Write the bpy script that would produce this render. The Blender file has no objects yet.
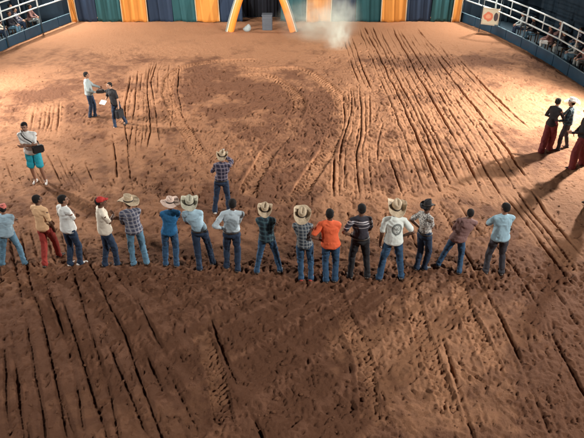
import bpy, bmesh, math, random
import numpy as np
from mathutils import Vector, Matrix
R = math.radians
random.seed(7)
rng = np.random.default_rng(11)
C = bpy.context.scene.collection

# ------------------------------------------------------------------ camera
CAM_H, CAM_P, CAM_F = 7.75, R(31.0), 600.0          # height, pitch, focal length in photo pixels (584 wide)
sc = bpy.context.scene
cam = bpy.data.cameras.new('camera')
cam_o = bpy.data.objects.new('camera', cam); C.objects.link(cam_o)
cam_o.location = (0, 0, CAM_H); cam_o.rotation_euler = (R(90) - CAM_P, 0, 0)
cam.sensor_width = 36; cam.lens = 36 * CAM_F / 584; cam.clip_end = 900
sc.camera = cam_o

# ------------------------------------------------------------------ sky, lamps, exposure (night, floodlit arena)
w = bpy.data.worlds.new('World'); sc.world = w; w.use_nodes = True
nt = w.node_tree; bg = nt.nodes['Background']
sky = nt.nodes.new('ShaderNodeTexSky'); sky.sky_type = 'NISHITA'; sky.sun_disc = False
sky.sun_elevation = R(-4.0); sky.sun_rotation = R(140); sky.altitude = 300
nt.links.new(sky.outputs[0], bg.inputs[0]); bg.inputs[1].default_value = 1.2
sc.view_settings.view_transform = 'Standard'; sc.view_settings.look = 'None'
sc.view_settings.exposure = 0.0; sc.view_settings.gamma = 1.0

def floodlamp(loc, aim, power, angle, blend, col=(1, .93, .82), size=.16):
    l = bpy.data.lights.new('floodlight', 'SPOT'); l.energy = power; l.spot_size = R(angle); l.spot_blend = blend
    l.color = col; l.shadow_soft_size = size
    o = bpy.data.objects.new('floodlight_lamp', l); C.objects.link(o); o.location = loc
    o.rotation_euler = (Vector(aim) - Vector(loc)).to_track_quat('-Z', 'Y').to_euler()
    return o
LAMPS = [  # mast foot, lamp position, aim, watts, cone, blend
    ((12.2, 19.6, 0), (11.75, 19.5, 3.75), (1.0, 19.0, 0), 8600, 150, .55, (1, .95, .87)),
    ((-14.3, 20.4, 0), (-13.8, 20.3, 4.6), (-2, 21.5, 0), 6800, 150, .6, (1, .94, .86)),
    ((17.3, 2.6, 0), (17.0, 2.9, 12.5), (-5.0, 26.5, 0), 42000, 38, 1.0, (1, .93, .83)),
    ((-19.4, 7.0, 0), (-19.0, 7.3, 12.0), (2.0, 31.0, 0), 30000, 38, 1.0, (1, .93, .83)),
    ((-14.2, 33.4, 0), (-13.4, 33.0, 5.2), (-7, 30.0, 0), 3500, 140, .6, (1, .94, .85)),
    ((11.6, 33.4, 0), (10.9, 32.9, 5.2), (4, 29.5, 0), 3300, 140, .6, (1, .94, .85)),
]
for ft, lp, aim, pw, an, bl, col in LAMPS:
    floodlamp(lp, aim, pw, an, bl, col)
# wide fill lamps added beside the near masts to brighten the row's backs
floodlamp((16.9, 2.2, 12.1), (-1.5, 8.5, 0), 16500, 54, .7, (1, .96, .90), .3)
floodlamp((-18.9, 6.6, 11.6), (-4.0, 8.5, 0), 7000, 60, .8, (1, .96, .90), .3)
sc.cycles.volume_bounces = 4

# ------------------------------------------------------------------ pixel of the photo -> place in the arena
def ray(px, py):
    X, Y = px - 292, py - 219
    return np.array([X, CAM_F * math.cos(CAM_P) - Y * math.sin(CAM_P), -CAM_F * math.sin(CAM_P) - Y * math.cos(CAM_P)])
def gnd(px, py, z=0.0):
    d = ray(px, py); t = (z - CAM_H) / d[2]
    return (d[0] * t, d[1] * t)
def on_y(px, py, y):
    d = ray(px, py); t = y / d[1]
    return (d[0] * t, CAM_H + d[2] * t)

# ------------------------------------------------------------------ small helpers
def tag(o, label=None, cat=None, group=None, kind=None):
    for k, v in (('label', label), ('category', cat), ('group', group), ('kind', kind)):
        if v: o[k] = v
    return o
def empty(name, loc, rz=0, s=1):
    o = bpy.data.objects.new(name, None); C.objects.link(o)
    o.location = loc; o.rotation_euler = (0, 0, rz); o.scale = (s, s, s); o.empty_display_size = .2
    return o
def link(name, me, mat=None, parent=None, smooth=False):
    o = bpy.data.objects.new(name, me); C.objects.link(o)
    if mat and not me.materials: me.materials.append(mat)
    if parent: o.parent = parent
    if smooth: me.polygons.foreach_set('use_smooth', [True] * len(me.polygons))
    return o
class MB:
    def __init__(s): s.v = []; s.f = []
    def add(s, v, f):
        n = len(s.v); s.v += [tuple(p) for p in v]; s.f += [tuple(i + n for i in q) for q in f]; return s
    def box(s, lo, hi, m=None):
        x0, y0, z0 = lo; x1, y1, z1 = hi
        v = [Vector(p) for p in ((x0,y0,z0),(x1,y0,z0),(x1,y1,z0),(x0,y1,z0),(x0,y0,z1),(x1,y0,z1),(x1,y1,z1),(x0,y1,z1))]
        if m: v = [m @ p for p in v]
        return s.add(v, [(3,2,1,0),(4,5,6,7),(0,1,5,4),(1,2,6,5),(2,3,7,6),(3,0,4,7)])
    def tube(s, pts, r, n=10, closed=False):
        pts = [Vector(p) for p in pts]; rs = r if isinstance(r, (list, tuple)) else [r] * len(pts)
        V = []; F = []; N = len(pts); up = None
        for i, p in enumerate(pts):
            a = pts[(i - 1) % N] if (closed or i > 0) else p; b = pts[(i + 1) % N] if (closed or i < N - 1) else p
            t = (b - a).normalized()
            if up is None: up = t.orthogonal().normalized()
            up = (up - t * up.dot(t)).normalized(); q = t.cross(up)
            for k in range(n):
                a_ = 2 * math.pi * k / n
                V.append(p + (up * math.cos(a_) + q * math.sin(a_)) * rs[i])
        for i in range(N if closed else N - 1):
            j = (i + 1) % N
            for k in range(n):
                l = (k + 1) % n; F.append((i*n+k, i*n+l, j*n+l, j*n+k))
        if not closed: F += [tuple(range(n))[::-1], tuple((N-1)*n + k for k in range(n))]
        return s.add(V, F)
    def mesh(s, name='mesh'):
        me = bpy.data.meshes.new(name); me.from_pydata(s.v, [], s.f); me.update(); return me
    def build(s, name, mat, parent=None, smooth=False): return link(name, s.mesh(name), mat, parent, smooth)

# ------------------------------------------------------------------ materials
def mat(name, col, rough=.8, bump=0, bscale=60, var=.12, vscale=8, metal=0, sheen=0, emit=None):
    m = bpy.data.materials.new(name); m.use_nodes = True; t = m.node_tree; b = t.nodes['Principled BSDF']
    b.inputs['Roughness'].default_value = rough; b.inputs['Metallic'].default_value = metal
    tc = t.nodes.new('ShaderNodeTexCoord')
    n = t.nodes.new('ShaderNodeTexNoise'); n.inputs['Scale'].default_value = vscale; n.inputs['Detail'].default_value = 5
    t.links.new(tc.outputs['Object'], n.inputs['Vector'])
    mx = t.nodes.new('ShaderNodeMix'); mx.data_type = 'RGBA'
    mx.inputs[6].default_value = (*[c * (1 - var * 1.6) for c in col], 1); mx.inputs[7].default_value = (*[min(1, c * (1 + var)) for c in col], 1)
    t.links.new(n.outputs[0], mx.inputs[0]); t.links.new(mx.outputs[2], b.inputs['Base Color'])
    if sheen: b.inputs['Sheen Weight'].default_value = sheen
    if bump:
        n2 = t.nodes.new('ShaderNodeTexNoise'); n2.inputs['Scale'].default_value = bscale; n2.inputs['Detail'].default_value = 4
        t.links.new(tc.outputs['Object'], n2.inputs['Vector'])
        bp = t.nodes.new('ShaderNodeBump'); bp.inputs['Strength'].default_value = bump; bp.inputs['Distance'].default_value = .01
        t.links.new(n2.outputs[0], bp.inputs['Height']); t.links.new(bp.outputs[0], b.inputs['Normal'])
    return m
def mnode(t, op, a, b=None, c=None):
    n = t.nodes.new('ShaderNodeMath'); n.operation = op
    for i, v in enumerate((a, b, c)):
        if v is None: continue
        if isinstance(v, (int, float)): n.inputs[i].default_value = v
        else: t.links.new(v, n.inputs[i])
    return n.outputs[0]
def cmix(t, fac, a, b):
    n = t.nodes.new('ShaderNodeMix'); n.data_type = 'RGBA'; t.links.new(fac, n.inputs[0])
    for i, v in ((6, a), (7, b)):
        if isinstance(v, tuple): n.inputs[i].default_value = (*v, 1)
        else: t.links.new(v, n.inputs[i])
    return n.outputs[2]
def fabric_base(name, rough=.85):
    m = bpy.data.materials.new(name); m.use_nodes = True; t = m.node_tree; b = t.nodes['Principled BSDF']
    b.inputs['Roughness'].default_value = rough
    tc = t.nodes.new('ShaderNodeTexCoord'); sp = t.nodes.new('ShaderNodeSeparateXYZ'); t.links.new(tc.outputs['Object'], sp.inputs[0])
    n2 = t.nodes.new('ShaderNodeTexNoise'); n2.inputs['Scale'].default_value = 22; n2.inputs['Detail'].default_value = 4
    t.links.new(tc.outputs['Object'], n2.inputs['Vector'])
    bp = t.nodes.new('ShaderNodeBump'); bp.inputs['Strength'].default_value = .5; bp.inputs['Distance'].default_value = .015
    t.links.new(n2.outputs[0], bp.inputs['Height']); t.links.new(bp.outputs[0], b.inputs['Normal'])
    return m, t, b, sp
def plaid(name, base, dark, line, k=9.0):
    m, t, b, sp = fabric_base(name)
    u = mnode(t, 'ADD', sp.outputs[0], mnode(t, 'MULTIPLY', sp.outputs[1], .8)); v = sp.outputs[2]
    fu = mnode(t, 'FRACT', mnode(t, 'MULTIPLY', u, k)); fv = mnode(t, 'FRACT', mnode(t, 'MULTIPLY', v, k))
    bu = mnode(t, 'LESS_THAN', fu, .45); bv = mnode(t, 'LESS_THAN', fv, .45)
    f = mnode(t, 'MULTIPLY', mnode(t, 'ADD', bu, bv), .5)
    c = cmix(t, f, base, dark)
    lu = mnode(t, 'LESS_THAN', mnode(t, 'ABSOLUTE', mnode(t, 'SUBTRACT', fu, .75)), .07)
    lv = mnode(t, 'LESS_THAN', mnode(t, 'ABSOLUTE', mnode(t, 'SUBTRACT', fv, .75)), .07)
    c = cmix(t, mnode(t, 'MULTIPLY', mnode(t, 'MAXIMUM', lu, lv), .75), c, line)
    t.links.new(c, b.inputs['Base Color']); return m
def banded(name, base, line, bands):
    m, t, b, sp = fabric_base(name); c = base; acc = None
    for z, h in bands:
        l = mnode(t, 'LESS_THAN', mnode(t, 'ABSOLUTE', mnode(t, 'SUBTRACT', sp.outputs[2], z)), h)
        acc = l if acc is None else mnode(t, 'MAXIMUM', acc, l)
    t.links.new(cmix(t, acc, base, line), b.inputs['Base Color']); return m
def printed(name, base, ink, cx, cz, r, kind='ring'):
    m, t, b, sp = fabric_base(name)
    x = mnode(t, 'SUBTRACT', sp.outputs[0], cx); z = mnode(t, 'SUBTRACT', sp.outputs[2], cz)
    z = mnode(t, 'MULTIPLY', z, .8)
    d = mnode(t, 'SQRT', mnode(t, 'ADD', mnode(t, 'MULTIPLY', x, x), mnode(t, 'MULTIPLY', z, z)))
    back = mnode(t, 'LESS_THAN', sp.outputs[1], 0.0)
    if kind == 'ring':
        ring = mnode(t, 'LESS_THAN', mnode(t, 'ABSOLUTE', mnode(t, 'SUBTRACT', d, r)), r * .2)
        nz = t.nodes.new('ShaderNodeTexNoise'); nz.inputs['Scale'].default_value = 38
        inner = mnode(t, 'MULTIPLY', mnode(t, 'LESS_THAN', d, r * .75), mnode(t, 'GREATER_THAN', nz.outputs[0], .5))
        f = mnode(t, 'MAXIMUM', ring, inner)
    elif kind == 'disc':
        f = mnode(t, 'LESS_THAN', d, r)
    else:
        nz = t.nodes.new('ShaderNodeTexNoise'); nz.inputs['Scale'].default_value = 17
        f = mnode(t, 'GREATER_THAN', nz.outputs[0], .5); back = mnode(t, 'LESS_THAN', sp.outputs[1], 9)
    t.links.new(cmix(t, mnode(t, 'MULTIPLY', mnode(t, 'MULTIPLY', f, back), .8), base, ink), b.inputs['Base Color']); return m

M = {
 'denim': mat('denim', (.030, .085, .17), .85, .5, 30, .3, 14),
 'pale_denim': mat('pale_denim', (.12, .25, .36), .85, .5, 30, .35, 12),
 'dark_denim': mat('dark_denim', (.016, .035, .075), .85, .5, 30, .3, 14),
 'black_cloth': mat('black_cloth', (.012, .012, .016), .85, .5, 30, .3, 14),
 'grey_cloth': mat('grey_cloth', (.038, .036, .045), .85, .5, 30, .3, 14),
 'red_cloth': mat('red_cloth', (.33, .035, .025), .85, .5, 30, .25, 14),
 'maroon_cloth': mat('maroon_cloth', (.13, .013, .016), .8, .5, 30, .25, 14),
 'peach_cloth': mat('peach_cloth', (.80, .50, .28), .85, .5, 26, .08),
 'white_cloth': mat('white_cloth', (.78, .80, .78), .85, .5, 26, .06),
 'cream_cloth': mat('cream_cloth', (.78, .70, .58), .85, .5, 26, .08),
 'pale_blue_cloth': mat('pale_blue_cloth', (.38, .55, .66), .85, .5, 26, .12),
 'sky_cloth': mat('sky_cloth', (.30, .46, .55), .85, .5, 26, .1),
 'blue_cloth': mat('blue_cloth', (.015, .13, .30), .85, .5, 26, .15),
 'orange_cloth': mat('orange_cloth', (.88, .15, .055), .85, .5, 26, .07),
 'mauve_cloth': mat('mauve_cloth', (.23, .125, .115), .85, .5, 26, .15),
 'teal_shorts': mat('teal_shorts', (.01, .34, .45), .7, .4, 26, .1),
 'grey_shirt': mat('grey_shirt', (.28, .33, .34), .85, .5, 26, .1),
 'skin_dark': mat('skin_dark', (.13, .060, .036), .55, .1, 90, .1),
 'skin_mid': mat('skin_mid', (.27, .135, .085), .55, .1, 90, .1),
 'skin_light': mat('skin_light', (.43, .25, .17), .55, .1, 90, .1),
 'hair': mat('hair', (.008, .006, .006), .95, 1, 120, .3),
 'leather': mat('leather', (.03, .018, .012), .45, .3, 50, .3),
 'red_leather': mat('red_leather', (.42, .05, .03), .5, .3, 50, .2),
 'white_shoe': mat('white_shoe', (.7, .66, .62), .6, .2, 50, .1),
 'straw': mat('straw', (.64, .50, .34), .75, 1, 90, .3, 30),
 'pale_straw': mat('pale_straw', (.62, .59, .46), .75, 1, 90, .28, 30),
 'pink_straw': mat('pink_straw', (.80, .60, .50), .75, .6, 70, .12, 14),
 'white_felt': mat('white_felt', (.82, .80, .76), .85, .3, 70, .05),
 'black_felt': mat('black_felt', (.02, .018, .02), .85, .3, 70, .2),
 'red_cap': mat('red_cap', (.50, .03, .025), .8, .3, 70, .15),
 'pink_cap': mat('pink_cap', (.62, .16, .13), .8, .3, 70, .15),
 'band': mat('band', (.03, .02, .015), .6, .2, 50, .2),
 'eye': mat('eye', (.02, .015, .012), .3),
 'lip': mat('lip', (.24, .07, .06), .5),
 'black_plastic': mat('black_plastic', (.014, .014, .016), .4, .1, 50, .2),
 'steel': mat('steel', (.5, .5, .5), .35, .1, 50, .1, metal=1),
 'white_paint': mat('white_paint', (.72, .84, .88), .45, .15, 30, .15, 3),
 'blue_board': mat('blue_board', (.011, .060, .115), .5, .3, 9, .35, 2),
 'board_edge': mat('board_edge', (.14, .25, .32), .5, .3, 9, .35, 2),
 'dark_steel': mat('dark_steel', (.03, .06, .085), .5, .2, 30, .3),
 'tarp': mat('tarp', (.014, .034, .058), .75, .5, 6, .4, 1.2),
 'yellow_drape': mat('yellow_drape', (.62, .25, .045), .8, .35, 24, .06, 2),
 'navy_drape': mat('navy_drape', (.009, .026, .062), .8, .35, 24, .15, 2),
 'teal_drape': mat('teal_drape', (.010, .075, .088), .8, .35, 24, .15, 2),
 'hem': mat('hem', (.60, .45, .28), .8, .2, 24, .1, 3),
 'yellow_vinyl': mat('yellow_vinyl', (.80, .25, .03), .45, .15, 8, .06, 2),
 'white_vinyl': mat('white_vinyl', (.62, .54, .42), .45, .15, 8, .08, 2),
 'grey_vinyl': mat('grey_vinyl', (.20, .24, .24), .5, .15, 8, .1, 2),
 'dark_cloth': mat('dark_cloth', (.010, .013, .024), .9, .4, 20, .3, 2),
 'grey_crate': mat('grey_crate', (.085, .10, .125), .6, .2, 20, .12),
 'wood': mat('wood', (.10, .06, .035), .75, .4, 30, .3, 6),
 'plaid_slate': plaid('plaid_slate', (.17, .18, .24), (.055, .06, .10), (.45, .42, .42), 11),
 'plaid_green': plaid('plaid_green', (.025, .07, .095), (.008, .018, .03), (.07, .13, .15), 9),
 'plaid_grey': plaid('plaid_grey', (.13, .17, .20), (.035, .045, .065), (.38, .38, .36), 13),
 'plaid_navy': plaid('plaid_navy', (.07, .06, .11), (.018, .016, .036), (.33, .28, .31), 10),
 'striped_black': banded('striped_black', (.035, .032, .045), (.55, .52, .55), [(1.405, .012), (1.365, .008), (1.285, .007)]),
 'ring_tee': printed('ring_tee', (.74, .80, .76), (.07, .09, .09), .01, 1.27, .085, 'ring'),
 'patch_shirt': printed('patch_shirt', (.50, .60, .66), (.27, .34, .38), .055, 1.22, .12, 'disc'),
 'floral_shirt': printed('floral_shirt', (.62, .60, .56), (.05, .05, .06), 0, 0, 1, 'noise'),
}

# ------------------------------------------------------------------ noise on arrays
def vnoise2(x, y, seed=0):
    xi = np.floor(x).astype(np.int64); yi = np.floor(y).astype(np.int64); fx = x - xi; fy = y - yi
    fx = fx * fx * (3 - 2 * fx); fy = fy * fy * (3 - 2 * fy)
    def h(a, b):
        n = (a * 374761393 + b * 668265263 + seed * 974634777) & 0xffffffff
        n = ((n ^ (n >> 13)) * 1274126177) & 0xffffffff
        return ((n ^ (n >> 16)) & 0xffff) / 65535.0
    return (h(xi, yi) * (1 - fx) + h(xi + 1, yi) * fx) * (1 - fy) + (h(xi, yi + 1) * (1 - fx) + h(xi + 1, yi + 1) * fx) * fy - .5
def vnoise3(p, seed=0):
    i = np.floor(p).astype(np.int64); f = p - i; f = f * f * (3 - 2 * f)
    def h(a, b, c):
        n = (a * 374761393 + b * 668265263 + c * 2147483647 + seed * 974634777) & 0xffffffff
        n = ((n ^ (n >> 13)) * 1274126177) & 0xffffffff
        return ((n ^ (n >> 16)) & 0xffff) / 65535.0
    r = 0
    for dx in (0, 1):
        for dy in (0, 1):
            for dz in (0, 1):
                wgt = (f[:, 0] if dx else 1 - f[:, 0]) * (f[:, 1] if dy else 1 - f[:, 1]) * (f[:, 2] if dz else 1 - f[:, 2])
                r = r + wgt * h(i[:, 0] + dx, i[:, 1] + dy, i[:, 2] + dz)
    return r - .5

# ------------------------------------------------------------------ arena sand: one displaced sheet
GX = np.linspace(-15.2, 13.4, 1260)
ys = [4.6]
while ys[-1] < 35.2: ys.append(ys[-1] + .021 + .0011 * (ys[-1] - 4.6))
GY = np.array(ys); NX, NY = len(GX), len(GY)
XX, YY = np.meshgrid(GX, GY)
dX = GX[1] - GX[0]
def jy(y): return np.clip(np.searchsorted(GY, y), 0, NY - 1)
HG = .05 * vnoise2(XX * .45, YY * .45, 1) + .035 * vnoise2(XX * 1.3, YY * 1.3, 2)
rough = .026 * (.5 - np.abs(vnoise2(XX * 4.2 + YY, YY * 3.4, 3)) * 2) + .026 * vnoise2(XX * 7.5, YY * 6.5, 4) + .020 * (.4 - np.abs(vnoise2(XX * 14, YY * 12, 5)) * 2) + .010 * vnoise2(XX * 27, YY * 24, 6)
rough += .022 * (.45 - np.abs(vnoise2(XX * 8 + YY * 2.2, YY * 2.6 - XX * .6, 7)) * 2) * np.clip(.5 + 2 * vnoise2(XX * .7, YY * .6 + 4, 8), 0, 1.3)
rough_w = np.clip(.75 + 1.1 * vnoise2(XX * .5 + 7, YY * .5, 9), .25, 1.25)
far = np.clip((YY - 27.5) / 3.0, 0, 1)                       # swept smooth towards the drapes
rough_w = rough_w * (1 - .8 * far) * (1 + .6 * np.exp(-(((XX + .5) / 6) ** 2 + ((YY - 19) / 7) ** 2)))

def spline(pts, step=.02, wob=.03, seed=0):
    P = np.array(pts, float)
    if len(P) > 2:
        out = []; Q = np.vstack([2 * P[0] - P[1], P, 2 * P[-1] - P[-2]])
        for i in range(1, len(Q) - 2):
            t = np.linspace(0, 1, 24, endpoint=False)[:, None]
            a, b, c, d = Q[i - 1], Q[i], Q[i + 1], Q[i + 2]
            out.append(.5 * ((2 * b) + (-a + c) * t + (2 * a - 5 * b + 4 * c - d) * t**2 + (-a + 3 * b - 3 * c + d) * t**3))
        P = np.vstack(out + [P[-1:]])
    L = np.r_[0, np.cumsum(np.hypot(*np.diff(P, axis=0).T))]; s = np.arange(0, L[-1], step)
    q = np.c_[np.interp(s, L, P[:, 0]), np.interp(s, L, P[:, 1])]
    t = np.gradient(q, axis=0); t /= np.maximum(1e-9, np.hypot(t[:, 0], t[:, 1]))[:, None]; n = np.c_[-t[:, 1], t[:, 0]]
    off = wob * (vnoise2(s * .9 + seed * 13.7, s * 0 + seed, 21) * 2 + .5 * vnoise2(s * 3.1, s * 0 + seed, 22))
    return q + n * off[:, None], n, s
DIST = np.full((NY, NX), 9.0); GDEP = np.zeros((NY, NX)); GWID = np.full((NY, NX), .021)
def groove(pix, depth=.05, seed=0, wd=.021):
    q, n, s = spline([gnd(*p) for p in pix], .022, .022, seed)
    amp = depth * np.clip(.85 + 1.3 * vnoise2(s * .8 + seed * 5.1, s * 0, 31) + .5 * vnoise2(s * 4 + seed, s * 0, 32), .16, 1.3) * np.clip(np.minimum(s, s[-1] - s) / 1.1, 0, 1)
    ix = np.round((q[:, 0] - GX[0]) / dX).astype(int); iy = jy(q[:, 1])
    for a in range(-8, 9):
        for b in range(-8, 9):
            X_ = np.clip(ix + a, 0, NX - 1); Y_ = np.clip(iy + b, 0, NY - 1)
            d = np.hypot(GX[X_] - q[:, 0], GY[Y_] - q[:, 1])
            cur = DIST[Y_, X_]; k = d < cur
            DIST[Y_[k], X_[k]] = d[k]; GDEP[Y_[k], X_[k]] = amp[k]; GWID[Y_[k], X_[k]] = wd
def cr7(x, y): return (x / 2.014, 240 + y / 2.014)
G = [
 [(0,166),(6,182),(14,200)], [(14,148),(26,172),(38,196)], [(24,146),(36,168),(50,194)], [(34,176),(44,196)], [(0,270),(5,320),(6,400),(10,438)], [(36,300),(52,360),(74,438)],
 [(70,262),(84,310),(104,372),(118,438)], [(122,268),(150,322),(180,380)], [(206,300),(224,352),(246,400)], [(300,300),(302,345)], 
 [(170,62),(168,80),(172,104),(170,130)], [(180,64),(178,90),(184,120)], [(416,28),(450,66),(486,104)], [(330,205),(334,232),(338,262)], [(348,205),(354,240),(360,262)], [(384,205),(388,240)],
 [(404,205),(414,240),(426,262)],
 [(14,262),(17,275),(32,349),(46,438)], [(27,264),(31,285),(45,334),(66,438)], [(42,268),(50,295),(70,359),(84,438)],
 [(57,272),(62,295),(79,354),(96,405)], [(92,268),(108,300),(124,334),(158,425)], [(102,330),(116,362),(133,402)],
 [(160,350),(180,392),(202,438)], [(140,340),(155,372),(178,418)], [(118,275),(136,300),(152,332)], [(8,300),(14,350),(24,438)], [(222,290),(221,320)],
 [(44,104),(41,120),(39,137)], [(52,103),(49,120),(46,137)], [(60,100),(58,118),(56,138)], [(36,104),(33,120),(29,138)],
 [(132,72),(127,95),(125,118),(131,183)], [(138,70),(136,95),(129,150),(133,190)], [(147,66),(144,90),(144,115),(141,152)],
 [(152,60),(147,85),(150,120),(147,150)], [(158,60),(152,78),(153,95),(160,145)], [(163,62),(158,76),(160,100)], [(112,135),(116,160),(118,190)],
 [(0,152),(9,170),(20,195)], [(8,150),(18,175),(28,200)], [(44,146),(54,168),(66,192)], [(56,150),(66,172),(80,200)], [(68,162),(78,178),(90,200)], [(0,180),(8,200)], [(84,160),(92,178),(100,196)],
 [(353,84),(355,122),(347,142),(344,198)], [(343,92),(344,125),(335,152),(334,200)], [(360,84),(361,130),(356,155),(360,200)], [(369,90),(370,125),(368,155),(372,200)], [(350,84),(351,110),(341,148),(339,199)],
 [(383,120),(377,150),(380,176),(384,198)],
 [(358,26),(372,60),(394,111),(427,198)], [(364,26),(382,62),(406,113),(442,194)], [(372,26),(392,68),(418,118),(452,190)], [(380,30),(402,72),(430,124),(460,186)],
 [(392,27),(416,72),(446,124),(486,200)], [(400,30),(426,72),(458,124),(506,205)], [(412,34),(440,76),(474,126),(520,196)], [(424,40),(456,84),(492,130),(536,190)],
 [(386,150),(398,180),(404,200)], [(396,140),(408,172),(416,200)],
 [(350,34),(362,66),(374,96)], [(344,40),(352,66),(360,84)],
 [(438,44),(470,86),(510,128)], [(452,52),(488,90),(530,130)],
 [(500,192),(520,215),(556,262),(584,300)], [(512,186),(534,214),(570,262),(590,290)], [(470,262),(486,292),(506,330),(536,400)], [(505,258),(530,292),(560,350),(592,410)], [(520,246),(548,280),(590,345)],
 [(434,200),(452,226),(466,258)], [(524,182),(552,220),(590,266)], [(452,196),(480,232),(492,250)],
 [(330,410),(338,438)], [(24,402),(30,438)], [(440,330),(452,372),(474,438)],
]
EX = []
for a_, b_ in zip(G, G[1:]):
    if len(a_) == len(b_) and np.hypot(*(np.array(a_[0]) - b_[0])) < 26 and np.hypot(*(np.array(a_[-1]) - b_[-1])) < 42 and a_[0][1] < 200:
        EX.append([((p[0] + q[0]) / 2, (p[1] + q[1]) / 2) for p, q in zip(a_, b_)])
for p in G:
    if p[-1][1] >= 392:
        (x0, y0), (x1, y1) = p[-2], p[-1]; k = (480 - y1) / (y1 - y0); p.append((x1 + (x1 - x0) * k, 480))
    if 255 < p[0][1] < 280:
        (x0, y0), (x1, y1) = p[0], p[1]; k = (y0 - 222) / (y1 - y0); p.insert(0, (x0 - (x1 - x0) * k, 222))
for i, p in enumerate(EX): groove(p, .036, i + 200)
for i, p in enumerate(G):
    nr_ = p[0][1] > 240 or p[-1][1] > 240
    groove(p, .070 if nr_ else (.072, .05, .085)[i % 3], i, .030 if nr_ else (.022, .019, .028)[i % 3])
near_line = np.exp(-(DIST / .16) ** 2)
gw = GWID
nearf = np.clip((YY - 7) / 6, .85, 1)
HT = HG + rough * rough_w * nearf * (1 - .3 * near_line) - GDEP * np.exp(-(DIST / gw) ** 2) + .20 * GDEP * (1 + 2.5 * vnoise2(XX * 9, YY * 9, 12)) * np.exp(-((DIST - .065) / .026) ** 2)
# tyre tracks: packed band with tread bars
PACK = np.zeros((NY, NX))
def tyre(pix, width=.36, pitch=.11, depth=.03, seed=0, bar=.030, pack=.8):
    q, n, s = spline([gnd(*p) for p in pix], .014, .05, seed)
    fade = np.clip(np.minimum(s, s[-1] - s) / .6, 0, 1) * np.clip(.8 + 1.2 * vnoise2(s * .6 + seed, s * 0, 41), .2, 1)
    acc = {}
    for t in np.arange(-width * .75, width * .75, .014):
        p = q + n * t; ix = np.clip(np.round((p[:, 0] - GX[0]) / dX).astype(int), 0, NX - 1); iy = jy(p[:, 1])
        u = abs(t) / (width / 2)
        if u <= 1:
            b = np.clip(np.sin(2 * math.pi * (s / pitch + u * .7)) * 2.2, -1, 1) * (1 if u > .12 else -1) * np.clip(.75 + 1.4 * vnoise2(s * 2.3 + t * 7, s * 0 + seed, 45), .1, 1.3)
            h = -depth + b * bar * .5; k = fade
            PACK[iy, ix] = np.maximum(PACK[iy, ix], k * pack)
            TR[iy, ix] = h * k
        else:
            TR[iy, ix] = np.where(PACK[iy, ix] > 0, TR[iy, ix], .03 * (1 - (u - 1) / .5) * fade)
TR = np.zeros((NY, NX))
tyre([(238,68),(262,70),(300,70),(330,88),(342,112),(330,145),(312,175),(296,200)], .52, .17, .045, 1, .05, 1.15)
tyre([(236,76),(268,76),(296,96),(296,118),(272,150),(252,180),(246,200)], .52, .17, .045, 2, .05, 1.15)
tyre([(402,268),(420,330),(440,385),(462,440)], .34, .12, .025, 3)
tyre([(452,272),(476,330),(506,390),(530,440)], .34, .12, .025, 4)
tyre([(236,270),(240,320),(262,380),(286,440)], .34, .12, .02, 5)
tyre([(172,272),(196,330),(214,380),(226,440)], .34, .12, .02, 6)
tyre([(330,280),(352,330),(366,380),(372,440)], .34, .12, .022, 7)
tyre([(262,60),(200,64),(172,76),(168,100),(186,130),(204,160)], .46, .15, .035, 8, .045, .9)
HT = HT * (1 - PACK * .55) + TR
# boot and hoof prints
def dent(x, y, r, d, a=0, e=1.5):
    i0 = int((x - r * 3 - GX[0]) / dX); i1 = int((x + r * 3 - GX[0]) / dX) + 1
    j0 = jy(y - r * 3); j1 = jy(y + r * 3) + 1
    i0 = max(0, i0); i1 = min(NX, i1)
    if i1 <= i0 or j1 <= j0: return
    gx = GX[i0:i1][None, :] - x; gy = GY[j0:j1][:, None] - y
    u = (gx * math.cos(a) + gy * math.sin(a)) / r; v = (-gx * math.sin(a) + gy * math.cos(a)) / (r * e)
    q = u * u + v * v
    HT[j0:j1, i0:i1] += -d * np.exp(-q * q) + .45 * d * np.exp(-((np.sqrt(q) - 1.45) / .35) ** 2)
for k in range(4300):
    y = 5.5 + 23 * random.random() ** 1.25; x = random.uniform(-.55, .55) * (y * 1.02 + 3.2)
    if vnoise2(np.array([x * .45 + 3]), np.array([y * .45]), 51)[0] < -.12 and random.random() < .7: continue
    dent(x, y, random.uniform(.026, .052), random.uniform(.008, .022), random.uniform(-.9, .9), random.uniform(1.2, 2.1))
def in_view(x, y): return abs(x) < .5 * (y + 3.2) + .5
for cx, cy, sx0, sy0, n_, ang in ((3.2, 8.2, 1.8, 1.6, 900, -.5), (1.0, 7.6, 1.6, 1.4, 600, .5), (4.8, 10.8, 1.5, 1.5, 400, -.6), (-1.5, 8.5, 1.5, 1.2, 500, .3), (-4, 8, 1.5, 1.5, 300, .2), (0.5, 17, 3, 3.2, 700, .35), (-3, 21, 3, 2.5, 500, -.3), (3.5, 22, 2.2, 3, 300, .2), (-2, 14.5, 3, 1.5, 300, .2), (-9, 19, 2, 3, 300, .9), (6, 26, 3, 2, 350, -.3)):
    for k in range(n_):
        x = random.gauss(cx, sx0); y = random.gauss(cy, sy0)
        if y < 5.2 or not in_view(x, y): continue
        dent(x, y, random.uniform(.018, .034) * (1 + y / 40), (random.uniform(.007, .019) if y < 12 else random.uniform(.012, .030)), ang + random.choice((-.5, .5)) * random.random() + random.uniform(-.2, .2), random.uniform(3, 6.5))
for k in range(900):                                          # trampled strip along the line of people
    x, y = gnd(random.uniform(-10, 600), random.gauss(275, 9)); dent(x, y, random.uniform(.03, .055), random.uniform(.012, .032), random.uniform(-1.5, 1.5), 1.9)
def hgt(x, y):
    i = int(np.clip(round((x - GX[0]) / dX), 0, NX - 1)); return float(HT[jy(y), i])
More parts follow.
